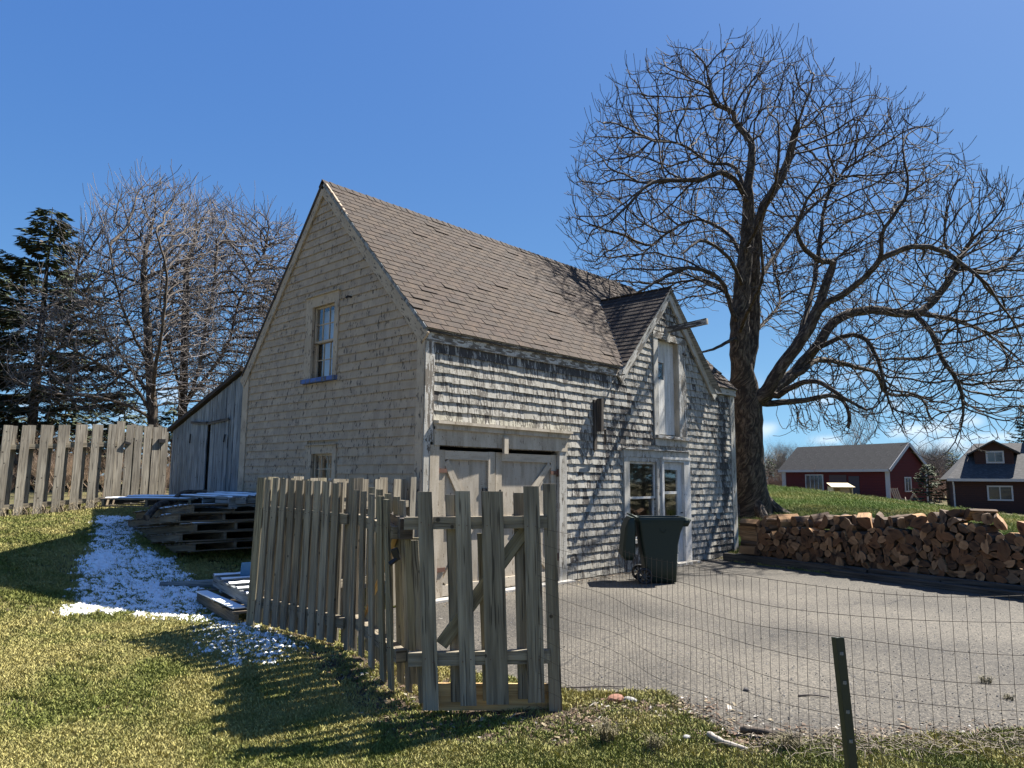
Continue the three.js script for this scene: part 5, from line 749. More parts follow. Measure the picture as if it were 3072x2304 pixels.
// ---------- bare trees: main limbs surveyed, the rest grown towards free space in the crown ----------
const BIG={base:[11.82, 0.7, -1.12],sk:[[0.47,0.36,[[0.0,0.0,0.0],[-0.09,0.85,0.07],[-0.19,1.7,0.12],[-0.3,2.72,0.2],[-0.42,3.4,0.2]]],[0.46,0.21,[[-0.42,3.4,0.2],[-0.64,4.15,0.26],[-0.78,4.98,0.34],[-0.83,5.91,0.47],[-0.82,6.86,0.59],[-0.86,7.7,0.71],[-0.94,8.34,0.73]]],[0.3,0.14,[[-0.4,3.66,0.27],[-0.13,4.38,0.33],[-0.08,5.27,0.4],[-0.17,6.22,0.49],[-0.28,7.33,0.66],[-0.24,8.02,0.83],[-0.15,8.51,1.17],[-0.2,9.11,1.53],[-0.33,9.86,1.82]]],[0.19,0.06,[[-0.94,8.34,0.73],[-0.85,9.1,0.83],[-0.75,9.7,0.76],[-0.97,10.2,0.47],[-1.02,10.44,0.46],[-1.5,10.68,0.15],[-1.78,11.05,0.21]]],[0.12,0.04,[[-0.99,8.0,0.76],[-1.97,8.42,0.69],[-2.8,8.09,0.32],[-3.76,7.9,-0.29],[-4.28,7.37,-0.51],[-4.72,6.83,-0.78]]],[0.09,0.04,[[-0.96,7.83,0.76],[-0.43,9.27,0.13],[-0.34,9.61,-0.59],[-0.62,10.33,-1.35],[-0.82,10.61,-2.09]]],[0.09,0.04,[[-0.48,6.44,0.43],[-0.01,7.63,-0.33],[0.09,8.27,-1.28],[0.05,8.08,-2.24],[-0.02,7.62,-3.0]]],[0.09,0.04,[[-1.08,5.84,0.56],[-2.25,6.12,0.84],[-3.61,6.26,0.88],[-4.41,5.78,0.83]]],[0.1,0.04,[[-1.1,4.93,0.36],[-2.0,5.76,0.44],[-3.1,5.86,0.17],[-4.11,5.34,-0.12],[-4.81,4.87,-0.37]]],[0.08,0.035,[[-1.03,4.51,0.35],[-1.89,4.11,0.24],[-2.74,3.88,0.17]]],[0.1,0.04,[[-1.11,5.09,0.37],[-0.28,5.99,-0.34],[0.32,6.57,-1.35],[0.26,6.63,-2.29]]],[0.3,0.15,[[-0.32,2.85,0.21],[-0.23,3.08,0.64],[-0.2,3.73,1.09],[-0.07,4.26,1.48],[0.05,4.9,1.87],[0.17,5.72,2.15],[0.35,6.33,2.32]]],[0.26,0.13,[[-0.03,3.06,0.55],[1.03,3.74,0.92],[1.58,4.5,1.36],[2.08,5.26,1.74],[2.88,5.58,2.36],[3.91,5.53,3.17],[4.48,5.92,3.55],[4.78,6.71,4.02],[5.09,7.23,4.16]]],[0.13,0.05,[[0.35,6.33,2.32],[-0.31,6.4,2.08],[-0.84,6.9,1.9],[-0.95,7.63,2.22]]],[0.15,0.06,[[0.08,5.15,1.95],[0.03,5.57,2.87],[-0.02,6.11,3.51],[-0.24,6.65,3.67],[-0.25,7.19,4.06]]],[0.12,0.05,[[-0.02,6.11,3.51],[0.27,6.35,4.16],[0.59,6.14,4.76],[0.83,5.35,5.45]]],[0.12,0.05,[[-0.05,4.34,1.51],[1.36,6.09,1.43],[2.15,7.6,1.38],[2.56,8.86,1.47],[3.05,9.89,1.9]]],[0.11,0.05,[[-0.01,6.0,0.4],[1.36,7.22,0.47],[2.49,8.43,0.72],[3.65,9.64,1.31]]],[0.13,0.05,[[3.91,5.53,3.17],[3.83,5.01,3.57],[3.71,4.14,3.86],[3.85,3.41,4.18],[3.75,2.7,4.23]]],[0.12,0.04,[[4.04,5.54,3.3],[5.14,5.46,3.87],[6.28,5.17,4.45],[7.25,4.46,5.05]]],[0.14,0.05,[[0.15,3.02,0.73],[-0.22,3.29,1.58],[-0.34,3.3,2.03],[-0.47,3.03,2.44],[-0.43,2.8,2.73],[-0.3,2.55,3.12]]],[0.15,0.05,[[-0.07,2.85,0.47],[0.08,2.89,0.93],[0.35,2.94,1.52],[0.67,3.05,2.03],[0.77,2.9,2.26],[0.82,2.41,2.37],[0.81,2.22,2.32]]],[0.13,0.05,[[0.85,3.71,1.17],[2.08,4.21,1.25],[3.55,4.16,1.64],[4.45,4.04,1.98],[4.92,3.49,2.08],[5.82,3.42,2.73],[6.3,2.86,2.85]]],[0.12,0.05,[[1.17,4.35,1.34],[1.6,4.7,2.31],[1.64,4.53,2.61],[1.62,3.81,2.9],[1.59,3.11,3.03]]],[0.1,0.04,[[0.0,4.76,0.32],[1.73,5.46,-0.06],[3.28,6.37,-0.29],[4.0,7.67,-0.76]]],[0.1,0.04,[[-0.91,4.62,0.35],[-2.33,5.04,1.42],[-3.56,5.25,2.22],[-4.44,5.82,2.57]]],[0.1,0.04,[[-0.94,6.66,0.56],[-2.0,7.16,1.59],[-2.81,7.53,2.27],[-3.22,8.15,2.55]]]],env:[[-3.44,5.6],[-3.8,6.18],[-4.47,7.0],[-4.59,8.07],[-4.48,9.01],[-4.08,10.31],[-3.49,11.26],[-2.84,12.04],[-1.83,12.44],[-0.76,12.68],[0.19,12.71],[1.39,12.51],[2.11,11.84],[3.06,11.55],[4.02,10.85],[4.98,10.39],[5.34,9.45],[6.06,8.98],[6.9,8.75],[7.74,7.58],[8.23,5.93],[8.24,4.04],[7.42,2.85],[6.71,2.25],[6.0,1.6],[5.05,1.41],[4.09,1.94],[3.14,2.05],[2.19,2.04],[1.23,2.21],[0.87,2.56],[1.7,3.16],[1.21,4.92],[-0.46,5.62],[-1.89,5.37]]};
const LEFTA={base:[3.05, 1.12, -16.6],sk:[[0.16,0.09,[[0.0,0.0,0.0],[-0.18,1.52,0.1],[-0.36,2.87,0.16],[-0.47,4.15,-0.0],[-0.63,5.54,-0.05],[-0.8,6.93,-0.12]]],[0.11,0.05,[[-0.35,2.77,0.15],[-0.61,3.92,0.98],[-0.76,5.16,1.65],[-0.91,6.5,2.04],[-1.31,7.61,2.13]]],[0.1,0.04,[[-0.32,2.45,0.13],[-0.95,3.23,0.19],[-1.78,3.78,-0.0],[-2.58,4.21,-0.18],[-3.29,4.62,-0.27]]],[0.1,0.04,[[-0.37,2.97,0.17],[-0.8,4.1,-0.96],[-1.38,5.35,-1.93],[-1.91,6.75,-2.82]]],[0.09,0.04,[[-0.27,2.25,0.14],[-1.18,2.63,0.42],[-2.17,2.81,0.29],[-3.16,2.83,0.12],[-4.02,3.15,-0.15]]],[0.09,0.04,[[-0.51,3.91,0.2],[-1.28,5.03,0.48],[-1.82,6.14,0.71],[-2.14,7.27,0.87]]]],env:[[-3.34,6.08],[-4.07,6.65],[-4.64,4.92],[-4.92,3.76],[-4.04,2.61],[-1.99,2.34],[-0.25,2.49],[1.21,2.65],[1.33,5.25],[1.46,7.28],[0.86,9.3],[-0.02,9.98],[-1.11,10.07],[-2.05,9.2],[-2.77,8.4],[-3.06,7.53]]};
const LEFTB={base:[4.89, 1.11, -19.06],sk:[[0.17,0.09,[[0.0,0.0,0.0],[-0.16,1.79,0.17],[-0.28,3.2,0.31],[-0.31,4.64,0.26],[-0.39,6.21,0.32],[-0.5,8.02,0.41]]],[0.13,0.05,[[-0.23,2.73,0.27],[-0.24,3.96,1.24],[-0.34,5.4,1.84],[-0.37,6.95,2.41],[-0.54,8.47,2.81]]],[0.12,0.05,[[-0.26,2.96,0.29],[0.41,3.99,0.31],[1.05,5.27,0.65],[1.3,7.03,0.97],[1.82,8.82,1.56]]],[0.1,0.04,[[-0.29,3.32,0.32],[-1.08,4.71,0.93],[-1.65,6.43,1.24],[-1.75,8.17,1.75]]],[0.1,0.04,[[-0.14,2.73,0.37],[0.35,3.15,1.86],[0.72,4.04,2.72],[1.01,4.81,3.48]]]],env:[[-1.04,4.89],[-0.74,8.16],[-0.26,10.29],[0.56,10.7],[1.71,10.3],[2.7,9.98],[3.53,9.58],[4.03,8.85],[4.22,5.91],[4.07,3.46],[2.76,2.63],[0.46,2.78]]};
const RT = V(Math.cos(0.8181), 0, Math.sin(0.8181)), FW = V(Math.sin(0.8181), 0, -Math.cos(0.8181));   // axes in which the crown outlines were surveyed
function growTree(S, o) {
  const TH = o.thin ?? 1;
  const r = rng(o.seed), base = V(...S.base), X = [], Y = [], Z = [], PA = [], NC = [], RM = [];
  const add = (x, y, z, p, rm = 0) => { X.push(x); Y.push(y); Z.push(z); PA.push(p); NC.push(0); RM.push(rm); if (p >= 0) NC[p]++; return X.length - 1; };
  for (const [ra, rb, P] of S.sk) {                              // surveyed limbs
    const cv = new THREE.CatmullRomCurve3(P.map((q) => V(...q))), L = cv.getLength(), n = Math.max(2, Math.ceil(L / o.step)); let par = -1;
    if (X.length) { let bd = 1e9; const q = cv.getPoint(0); for (let i = 0; i < X.length; i++) { const d = (X[i] - q.x) ** 2 + (Y[i] - q.y) ** 2 + (Z[i] - q.z) ** 2; if (d < bd) { bd = d; par = i; } } }
    for (let k = par < 0 ? 0 : 1; k <= n; k++) { const q = cv.getPointAt(k / n), j = k && k < n ? o.wob ?? 0.03 : 0; par = add(q.x + (r() - 0.5) * j, q.y + (r() - 0.5) * j, q.z + (r() - 0.5) * j, par, mix(ra, rb, k / n) * (S.sk[0][2] === P ? 1 : TH)); }
  }
  // free points in the crown
  const E = S.env; let a0 = 1e9, a1 = -1e9, b0 = 1e9, b1 = -1e9; for (const [a, b] of E) { a0 = Math.min(a0, a); a1 = Math.max(a1, a); b0 = Math.min(b0, b); b1 = Math.max(b1, b); }
  const AX = [], AY = [], AZ = [], near = [], nd = [], alive = [];
  for (let t = 0; AX.length < o.n && t < o.n * 60; t++) { const a = mix(a0, a1, r()), b = mix(b0, b1, r()); if (!inPoly(E, a, b)) continue; const e = edgeDist(E, a, b), D = o.deep * Math.sqrt(Math.min(e, o.cap ?? 6) + 0.05), c = (r() * 2 - 1) * D; if (r() > 0.35 + 0.65 * Math.exp(-e * 0.45) + 0.3 * Math.abs(c) / D) continue; AX.push(RT.x * a + FW.x * c); AY.push(b); AZ.push(RT.z * a + FW.z * c); near.push(-1); nd.push(o.infl * o.infl); alive.push(true); }
  const cell = o.infl, key = (x, y, z) => (Math.floor(x / cell) + 200) * 160000 + (Math.floor(y / cell) + 200) * 400 + Math.floor(z / cell) + 200, grid = new Map();
  for (let i = 0; i < AX.length; i++) { const k = key(AX[i], AY[i], AZ[i]); (grid.get(k) ?? grid.set(k, []).get(k)).push(i); }
  const kd2 = o.kill * o.kill, meet = (n) => { const x = X[n], y = Y[n], z = Z[n]; for (let dx = -1; dx < 2; dx++) for (let dy = -1; dy < 2; dy++) for (let dz = -1; dz < 2; dz++) { const l = grid.get(key(x + dx * cell, y + dy * cell, z + dz * cell)); if (l) for (const i of l) if (alive[i]) { const d = (AX[i] - x) ** 2 + (AY[i] - y) ** 2 + (AZ[i] - z) ** 2; if (d < kd2) alive[i] = false; else if (d < nd[i]) { nd[i] = d; near[i] = n; } } } };
  for (let n = 0; n < X.length; n++) if (!o.clear || Y[n] > o.clear) meet(n);
  for (let it = 0; it < 160; it++) {
    const G = new Map(); for (let i = 0; i < AX.length; i++) if (alive[i] && near[i] >= 0) { const n = near[i], d = Math.sqrt(nd[i]); let g = G.get(n); if (!g) G.set(n, g = [0, 0, 0]); g[0] += (AX[i] - X[n]) / d; g[1] += (AY[i] - Y[n]) / d; g[2] += (AZ[i] - Z[n]) / d; }
    if (!G.size) break; const fresh = [];
    for (const [n, g] of G) { if (NC[n] > 2) continue; let l = Math.hypot(...g) + 1e-9, dx = g[0] / l, dy = g[1] / l, dz = g[2] / l; const p = PA[n]; if (p >= 0) { const q = Math.hypot(X[n] - X[p], Y[n] - Y[p], Z[n] - Z[p]) + 1e-9, m = o.inert ?? 0.35; dx += (X[n] - X[p]) / q * m; dy += (Y[n] - Y[p]) / q * m; dz += (Z[n] - Z[p]) / q * m; } if (o.outw) { const ox = X[n] - o.mid[0] * RT.x, oy = Y[n] - o.mid[1], oz = Z[n] - o.mid[0] * RT.z, ol = Math.hypot(ox, oy, oz) + 0.1; dx += ox / ol * o.outw; dy += oy / ol * o.outw; dz += oz / ol * o.outw; } dx += (r() - 0.5) * o.rough; dy += (r() - 0.5) * o.rough + (o.lift ?? 0); dz += (r() - 0.5) * o.rough; l = Math.hypot(dx, dy, dz); fresh.push(add(X[n] + dx / l * o.step, Y[n] + dy / l * o.step, Z[n] + dz / l * o.step, n)); }
    if (!fresh.length || X.length > (o.max ?? 26000)) break; for (const n of fresh) meet(n);
  }
  // last year's twigs: short shoots that turn up towards the light
  const N0 = X.length; for (let n = 30; n < N0; n++) {
    if (Y[n] < (o.clear ?? 0) || RM[n] > 0.09) continue; const tip = NC[n] === 0, k = tip ? 2 + (r() < 0.6 ? 1 : 0) : r() < o.side ? 1 : 0, p = PA[n]; let ux = X[n] - X[p], uy = Y[n] - Y[p], uz = Z[n] - Z[p], l = Math.hypot(ux, uy, uz) + 1e-9; ux /= l; uy /= l; uz /= l;
    for (let q = 0; q < k; q++) { const s = tip ? 0.9 : 1.5; let dx = ux + (r() - 0.5) * s, dy = uy + (r() - 0.5) * s, dz = uz + (r() - 0.5) * s, par = n; const seg = 2 + Math.floor(r() * 3), sl = o.twig * (0.6 + r() * 0.7); for (let t = 0; t < seg; t++) { dy += o.up; l = Math.hypot(dx, dy, dz); dx /= l; dy /= l; dz /= l; par = add(X[par] + dx * sl, Y[par] + dy * sl, Z[par] + dz * sl, par); dx += (r() - 0.5) * 0.5; dz += (r() - 0.5) * 0.5; dy += (r() - 0.5) * 0.3; } }
  }
  const n = X.length, R = new Float64Array(n), main = new Int32Array(n).fill(-1), ex = o.exp ?? 2.35; for (let i = n - 1; i >= 0; i--) { R[i] = Math.max(o.r0, Math.pow(R[i], 1 / ex)); if (RM[i]) R[i] = Math.max(RM[i], Math.min(R[i], RM[i] * 1.15)); const p = PA[i]; if (p >= 0) R[p] += Math.pow(R[i], ex); }
  for (let i = 0; i < n; i++) { const p = PA[i]; if (p >= 0 && (main[p] < 0 || R[i] > R[main[p]])) main[p] = i; }
  const T = thing(o.name, o.label, 'tree', S.base, o.group), P = (i) => V(X[i] + base.x, Y[i] + base.y, Z[i] + base.z), tr = new GB(), cr = new GB(), tw = new GB();
  for (let i = 0; i < n; i++) {
    const p = PA[i]; if (p >= 0 && main[p] === i) continue; const pts = [], rad = []; if (p >= 0) { pts.push(P(p)); rad.push(Math.min(R[p], R[i] * 1.25)); } let k = i; while (k >= 0) { pts.push(P(k)); rad.push(R[k]); k = main[k]; } if (pts.length < 2) continue;
    if (p < 0) { for (let q = 0; q < pts.length; q++) { const h = pts[q].y - base.y; rad[q] *= 1 + (o.flare ?? 0.3) * Math.exp(-h * 2.2); } pts.unshift(pts[0].clone().add(V(0, -0.25, 0))); rad.unshift(rad[0] * 1.15); }
    const R0 = rad[1]; if (p < 0) tr.tube(pts, rad, 18); else if (R0 > 0.075) mk('limb', new GB().tube(pts, rad, 10).geo(), o.mat, T); else if (R0 > 0.018) cr.tube(pts, rad, R0 > 0.04 ? 6 : 4, true); else tw.tube(pts, rad, 3, false);
  }
  mk('trunk', tr.geo(), o.mat, T); for (const [n0, g, m] of [['branches', cr, o.mat2 ?? o.mat], ['twigs', tw, o.twigMat]]) mk(n0, g.geo(), m, T).userData.kind = 'stuff'; return T;
}
const chestnut = growTree(BIG, { name: 'chestnut_tree', label: 'huge bare spreading tree with a thick dark trunk beside the barn', seed: 3001, thin: 0.62, outw: 0.22, mid: [1.5, 6], step: 0.195, n: 14500, deep: 2.0, infl: 1.55, kill: 0.285, rough: 0.75, lift: 0.0, inert: 0.75, twig: 0.15, up: 0.3, side: 0.14, r0: 0.0072, exp: 2.55, clear: 2.3, flare: 0.55, mat: M.bark, mat2: M.barkFine, twigMat: M.twig, max: 60000 });
// root flares of the big tree
{
  const b = V(...BIG.base), g = new GB(), r = rng(3011); for (let k = 0; k < 7; k++) { const a = k / 7 * 6.28 + r() * 0.5, L = 0.8 + r() * 0.45, pts = []; for (let q = 0; q <= 6; q++) { const t = q / 6, d = 0.22 + t * L, x = b.x + Math.cos(a) * d, z = b.z + Math.sin(a) * d; pts.push(V(x, H(x, z) + 0.75 * Math.pow(1 - t, 2.2) - 0.06, z)); } g.tube(pts, pts.map((_, q) => 0.19 * (1 - q / 6 * 0.62)), 9); } mk('roots', g.geo(), M.bark, chestnut);
}
growTree(LEFTA, { name: 'bare_tree', label: 'pale many-stemmed bare tree behind the back fence, with low limbs sweeping left', seed: 3101, thin: 0.5, step: 0.24, n: 13000, deep: 1.4, infl: 1.5, kill: 0.25, rough: 0.5, lift: 0.12, inert: 0.7, twig: 0.24, up: 0.16, side: 0.22, r0: 0.0075, exp: 2.3, clear: 0.5, mat: M.barkPale, twigMat: M.twigPale, group: 'bare trees behind the back fence' });
growTree(LEFTB, { name: 'bare_tree', label: 'upright bare tree with pale trunk rising behind the lean-to roof', seed: 3201, thin: 0.5, step: 0.25, n: 13000, deep: 1.5, infl: 1.5, kill: 0.25, rough: 0.5, lift: 0.15, inert: 0.7, twig: 0.25, up: 0.16, side: 0.22, r0: 0.008, exp: 2.3, clear: 0.5, mat: M.barkPale, twigMat: M.twigPale, group: 'bare trees behind the back fence' });
// ---------- spruces ----------
M.needle = new THREE.MeshStandardMaterial({ color: new THREE.Color(0.056, 0.074, 0.033), roughness: 0.85, side: THREE.DoubleSide });
M.needleBrown = new THREE.MeshStandardMaterial({ color: new THREE.Color(0.11, 0.08, 0.045), roughness: 0.9, side: THREE.DoubleSide });
function spruce(name, label, base, h, rad, o = {}) {
  const r = rng(o.seed ?? 1), T = thing(name, label, 'tree', base, o.group), B = V(...base), tr = new GB(), br = new GB(), nd = new GB(), nb = new GB(); tr.tube([B.clone().add(V(0, -0.2, 0)), B.clone().add(V(0, h * 0.5, 0)), B.clone().add(V(0, h, 0))], [h * 0.02, h * 0.012, 0.01], 7);
  const whorls = o.whorls ?? 26; for (let w = 0; w < whorls; w++) {
    const f = (o.from ?? 0.08) + (1 - (o.from ?? 0.08)) * Math.pow(w / whorls, 0.9), y = B.y + f * h, L0 = rad * Math.pow(1 - f, 0.8) + 0.12; const nb0 = o.nb ?? 7;
    for (let k = 0; k < nb0; k++) {
      if (r() < (o.gap ?? 0.12)) continue; const a = r() * 6.28, L = L0 * (0.55 + r() * 0.65), dr = 0.12 + 0.22 * (1 - f), pts = [], n = 6; for (let q = 0; q <= n; q++) { const t = q / n; pts.push(V(B.x + Math.cos(a) * L * t, y - dr * L * t + 0.28 * L * t * t * (0.5 + f) + (r() - 0.5) * 0.03, B.z + Math.sin(a) * L * t)); } br.tube(pts, pts.map((_, q) => 0.006 * h / 8 * (1.6 - q / n) + 0.003), 3, false);
      const sp = Math.ceil(L * (o.dens ?? 16) * 2.2); for (let s = 0; s < sp; s++) { const t = 0.12 + 0.88 * Math.sqrt((s + r()) / sp), i = Math.min(n - 1, Math.floor(t * n)), p = pts[i].clone().lerp(pts[i + 1], t * n - i), sd = r() < 0.5 ? -1 : 1, b = a + sd * (0.5 + r() * 0.7), l = (0.16 + 0.2 * r()) * (1.15 - t * 0.5) * (o.spray ?? 1), tip = p.clone().add(V(Math.cos(b) * l, -l * (0.1 + r() * 0.45), Math.sin(b) * l)), wd = V(-Math.sin(b), (r() - 0.5) * 1.2, Math.cos(b)).normalize().multiplyScalar(0.03 + r() * 0.035), mid = p.clone().lerp(tip, 0.5); const g = r() < (o.brown ?? 0.06) * (f < 0.5 ? 2 : 1) ? nb : nd; g.tri(p, mid.clone().add(wd), tip, [0, 0], [0, 0], [0, 0]); g.tri(p, tip, mid.clone().sub(wd), [0, 0], [0, 0], [0, 0]); }
    }
  }
  mk('trunk', tr.geo(), M.bark, T); mk('branches', br.geo(), M.barkFine, T).userData.kind = 'stuff'; mk('needles', nd.geo(), M.needle, T).userData.kind = 'stuff'; if (nb.p.length) mk('dry_needles', nb.geo(), M.needleBrown, T).userData.kind = 'stuff'; return T;
}
const gy = (x, z) => [x, H(x, z), z];
const at = (deg, d) => { const a = deg * Math.PI / 180; return [CX + Math.sin(a) * d, CZ - Math.cos(a) * d]; };    // bearing from the yard corner where the survey was taken
// spruces beyond the back fence
{
  const B = (deg, d) => gy(...at(deg, d));
  spruce('spruce_tree', 'tall dark spruce left of the pale bare trees', B(13.6, 29.8), 9.9, 3.7, { seed: 41, whorls: 40, nb: 9, gap: 0.16, dens: 17, brown: 0.12, from: 0.03, spray: 1.5 });
  spruce('spruce_tree', 'dark spruce half hidden behind the tall one at the picture edge', B(10.4, 32), 8.6, 3.4, { seed: 42, whorls: 34, nb: 9, gap: 0.16, dens: 14, brown: 0.1, spray: 1.5, from: 0.03 });
  spruce('spruce_tree', 'ragged spruce with rusty needles behind the barn roof edge', B(28.4, 31.5), 8.9, 1.7, { seed: 43, whorls: 26, nb: 7, dens: 15, brown: 0.3 });
  const low = [[12, 34, 3.4], [15.4, 33, 3.6], [17.2, 34.5, 3.2], [18.9, 32, 3.5], [20.4, 35, 3.3], [22, 33, 3.6], [23.8, 34, 3.4], [25.5, 33, 3.8], [9.6, 35, 3.5]];
  low.forEach(([a, d, h], i) => spruce('young_spruce', 'low young spruce in the dark row beyond the back fence', B(a, d), h, 1.5, { seed: 50 + i, whorls: 15, nb: 7, dens: 13, spray: 1.3, group: 'young spruces in a row beyond the back fence' }));
  spruce('spruce_tree', 'tall spruce behind the dark red house with the dormer', B(82.1, 75), 8.8, 2.9, { seed: 71, whorls: 28, nb: 8, dens: 12, spray: 1.5 });
  [[24, 11, 6.5], [27, 14, 7.5], [30, 17.5, 7], [33, 21, 8], [26, 19, 7], [36, 16, 8.5], [38, 25, 8]].forEach(([x, z, h], i) => spruce('spruce_tree', 'unseen spruce added for the dark reflection in the barn windows', gy(x, z), h, 2.3, { seed: 140 + i, whorls: 18, nb: 8, dens: 8, spray: 1.9, group: 'added spruces mirrored in the barn windows' }));  // out of view, added so the window panes mirror something dark
  spruce('young_spruce', 'short bushy spruce standing between the two red houses', B(76.4, 63), 3.2, 1.5, { seed: 72, whorls: 16, nb: 8, dens: 14, spray: 1.3 });
}
// dry brush beyond the back fence and distant wood behind the houses
{
  const r = rng(4001);
  const bareGeo = (seed, h, sides) => { const q = rng(seed), g = new GB(); const grow = (p, d, l, rad, lev) => { const n = 3, pts = [p.clone()], rr = [rad]; let c = p.clone(); for (let k = 1; k <= n; k++) { d.add(V((q() - 0.5) * 0.35, 0.06, (q() - 0.5) * 0.35)).normalize(); c = c.clone().addScaledVector(d, l / n); pts.push(c); rr.push(rad * (1 - 0.45 * k / n)); } g.tube(pts, rr, sides, false); if (lev > 0) for (let k = 0; k < (lev > 2 ? 6 : 5); k++) { const i = 1 + Math.floor(q() * n), a = q() * 6.28; grow(pts[i].clone(), d.clone().multiplyScalar(0.9).add(V(Math.cos(a) * 0.8, 0.25 + q() * 0.3, Math.sin(a) * 0.8)).normalize(), l * (0.5 + q() * 0.25), rr[i] * 0.62, lev - 1); } }; grow(V(0, -0.1, 0), V(0, 1, 0), h * 0.5, h * 0.014, 4); return g.geo(); };
  const g1 = bareGeo(11, 7, 3), g2 = bareGeo(12, 7, 3), bush = bareGeo(13, 3.2, 3), wm = plain(0xffffff, { roughness: 0.95 }), m = new THREE.Matrix4(), q = new THREE.Quaternion(), c = new THREE.Color();
  const scat = (name, label, geo, n, place, size, col) => { const o = new THREE.InstancedMesh(geo, wm, n); for (let k = 0; k < n; k++) { const [x, z] = place(), s = size(), j = 0.7 + r() * 0.5; q.setFromAxisAngle(UPV, r() * 6.28); m.compose(V(x, H(x, z) - 0.1, z), q, V(s * (0.9 + r() * 0.4), s, s * (0.9 + r() * 0.4))); o.setMatrixAt(k, m); c.setRGB(col[0] * j, col[1] * j, col[2] * j * (0.9 + r() * 0.2)); o.setColorAt(k, c); } o.name = name; o.userData.kind = 'stuff'; tag(o, label, 'wood'); scene.add(o); };
  scat('distant_wood', 'grey bare wood closing the view behind the red houses', g1, 130, () => at(63 + r() * 27, 82 + r() * 34), () => 0.55 + r() * 0.32, [0.17, 0.145, 0.125]);
  scat('distant_thicket', 'darker bare trees mixed into the wood behind the houses', g2, 110, () => at(63 + r() * 27, 86 + r() * 34), () => 0.5 + r() * 0.42, [0.12, 0.105, 0.09]);
  scat('brush', 'reddish bare brush at the foot of the distant wood', bush, 260, () => at(64 + r() * 24, 70 + r() * 24), () => 0.5 + r() * 0.45, [0.17, 0.11, 0.085]);
  scat('dry_brush', 'tan dry brush beyond the back fence', bush, 150, () => at(6 + r() * 22, 20.5 + r() * 12), () => 0.22 + r() * 0.3, [0.24, 0.17, 0.115]);
  scat('far_wood', 'far bare wood along the horizon left of the barn', g1, 120, () => at(-20 + r() * 60, 60 + r() * 40), () => 0.5 + r() * 0.4, [0.13, 0.115, 0.1]);
  const fs = rng(77); for (let k = 0; k < 9; k++) { const [x, z] = at([66.2, 67.1, 73.6, 74.6, 75.4, 76.9, 77.9, 78.8, 72.9][k], 78 + fs() * 14); spruce('far_spruce', 'dark spruce rising from the distant bare wood', gy(x, z), 4 + fs() * 1.6, 1.3, { seed: 90 + k, whorls: 12, nb: 6, dens: 8, spray: 1.8, group: 'spruces in the distant wood' }); }
  const o1 = thing('bare_tree', 'tall bare tree rising behind the red outbuilding roof', 'tree', gy(...at(72, 88))); { const g = bareGeo(21, 10.5, 3), b = BASE.get(o1); g.translate(b.x, b.y, b.z); mk('trunk_and_branches', g, plain(new THREE.Color(0.16, 0.14, 0.12)), o1); }
}
// ---------- the two red houses ----------
const sidingT = texs(256, 256, (u, v) => { const k = (v * 8) % 1, n = fbm(u * 40, v * 60, 171, 2, 40, 60), d = k < 0.14 ? 0.55 : 1, q = (0.85 + n * 0.3) * d; return [150 * q, 44 * q, 42 * q, 0.2 + 0.8 * (1 - k)]; });
M.siding = mat(sidingT, { bumpScale: 0.012, color: new THREE.Color(0.30, 0.42, 0.45) });
const darkRoofT = texs(256, 256, (u, v) => { const k = (v * 7) % 1, n = fbm(u * 50, v * 50, 181, 3, 50, 50), a = hash2(Math.floor(u * 7 + (Math.floor(v * 7) % 2) * 0.5), Math.floor(v * 7), 183), q = (0.75 + n * 0.5) * (k < 0.16 ? 0.45 : 1) * (0.85 + a * 0.3); return [150 * q, 147 * q, 145 * q, 0.2 + 0.8 * (1 - k)]; });
M.houseRoof = mat(darkRoofT, { bumpScale: 0.01, color: new THREE.Color(0.11, 0.107, 0.104) }); M.houseRoof2 = mat(darkRoofT, { bumpScale: 0.01, color: new THREE.Color(0.18, 0.18, 0.185) }); M.siding2 = mat(sidingT, { bumpScale: 0.012, color: new THREE.Color(0.15, 0.75, 0.62) }); M.houseTrim = plain(new THREE.Color(0.42, 0.41, 0.4)); M.darkGlass = new THREE.MeshPhysicalMaterial({ color: new THREE.Color(0.03, 0.035, 0.045), roughness: 0.08, clearcoat: 0.6 });
function houseFrame(C, D) { const d = V(D[0], 0, D[1]).normalize(), g = V(-d.z, 0, d.x); return (l, y, w) => V(C[0] + d.x * l + g.x * w, y, C[1] + d.z * l + g.z * w); }   // l along the front, w into the house
function quadBox(g, F, l0, l1, y0, y1, w0, w1) { return g.hexa([F(l0, y0, w0), F(l1, y0, w0), F(l1, y1, w0), F(l0, y1, w0), F(l0, y0, w1), F(l1, y0, w1), F(l1, y1, w1), F(l0, y1, w1)]); }
function hWindow(T, F, l0, l1, y0, y1, n, w = 0) { const W = grp('window', T), t = 0.1; mk('frame', quadBox(quadBox(quadBox(quadBox(new GB(), F, l0 - t, l0, y0 - t, y1 + t, w - 0.06, w + 0.02), F, l1, l1 + t, y0 - t, y1 + t, w - 0.06, w + 0.02), F, l0, l1, y1, y1 + t, w - 0.06, w + 0.02), F, l0, l1, y0 - t, y0, w - 0.06, w + 0.02).geo(), M.houseTrim, W); for (let k = 0; k < n; k++) { const a = mix(l0, l1, k / n), b = mix(l0, l1, (k + 1) / n); mk('pane', quadBox(new GB(), F, a + 0.02, b - 0.02, y0, y1, w - 0.015, w - 0.005).geo(), M.darkGlass, W); if (k) mk('mullion', quadBox(new GB(), F, a - 0.03, a + 0.03, y0, y1, w - 0.05, w).geo(), M.houseTrim, W); } }
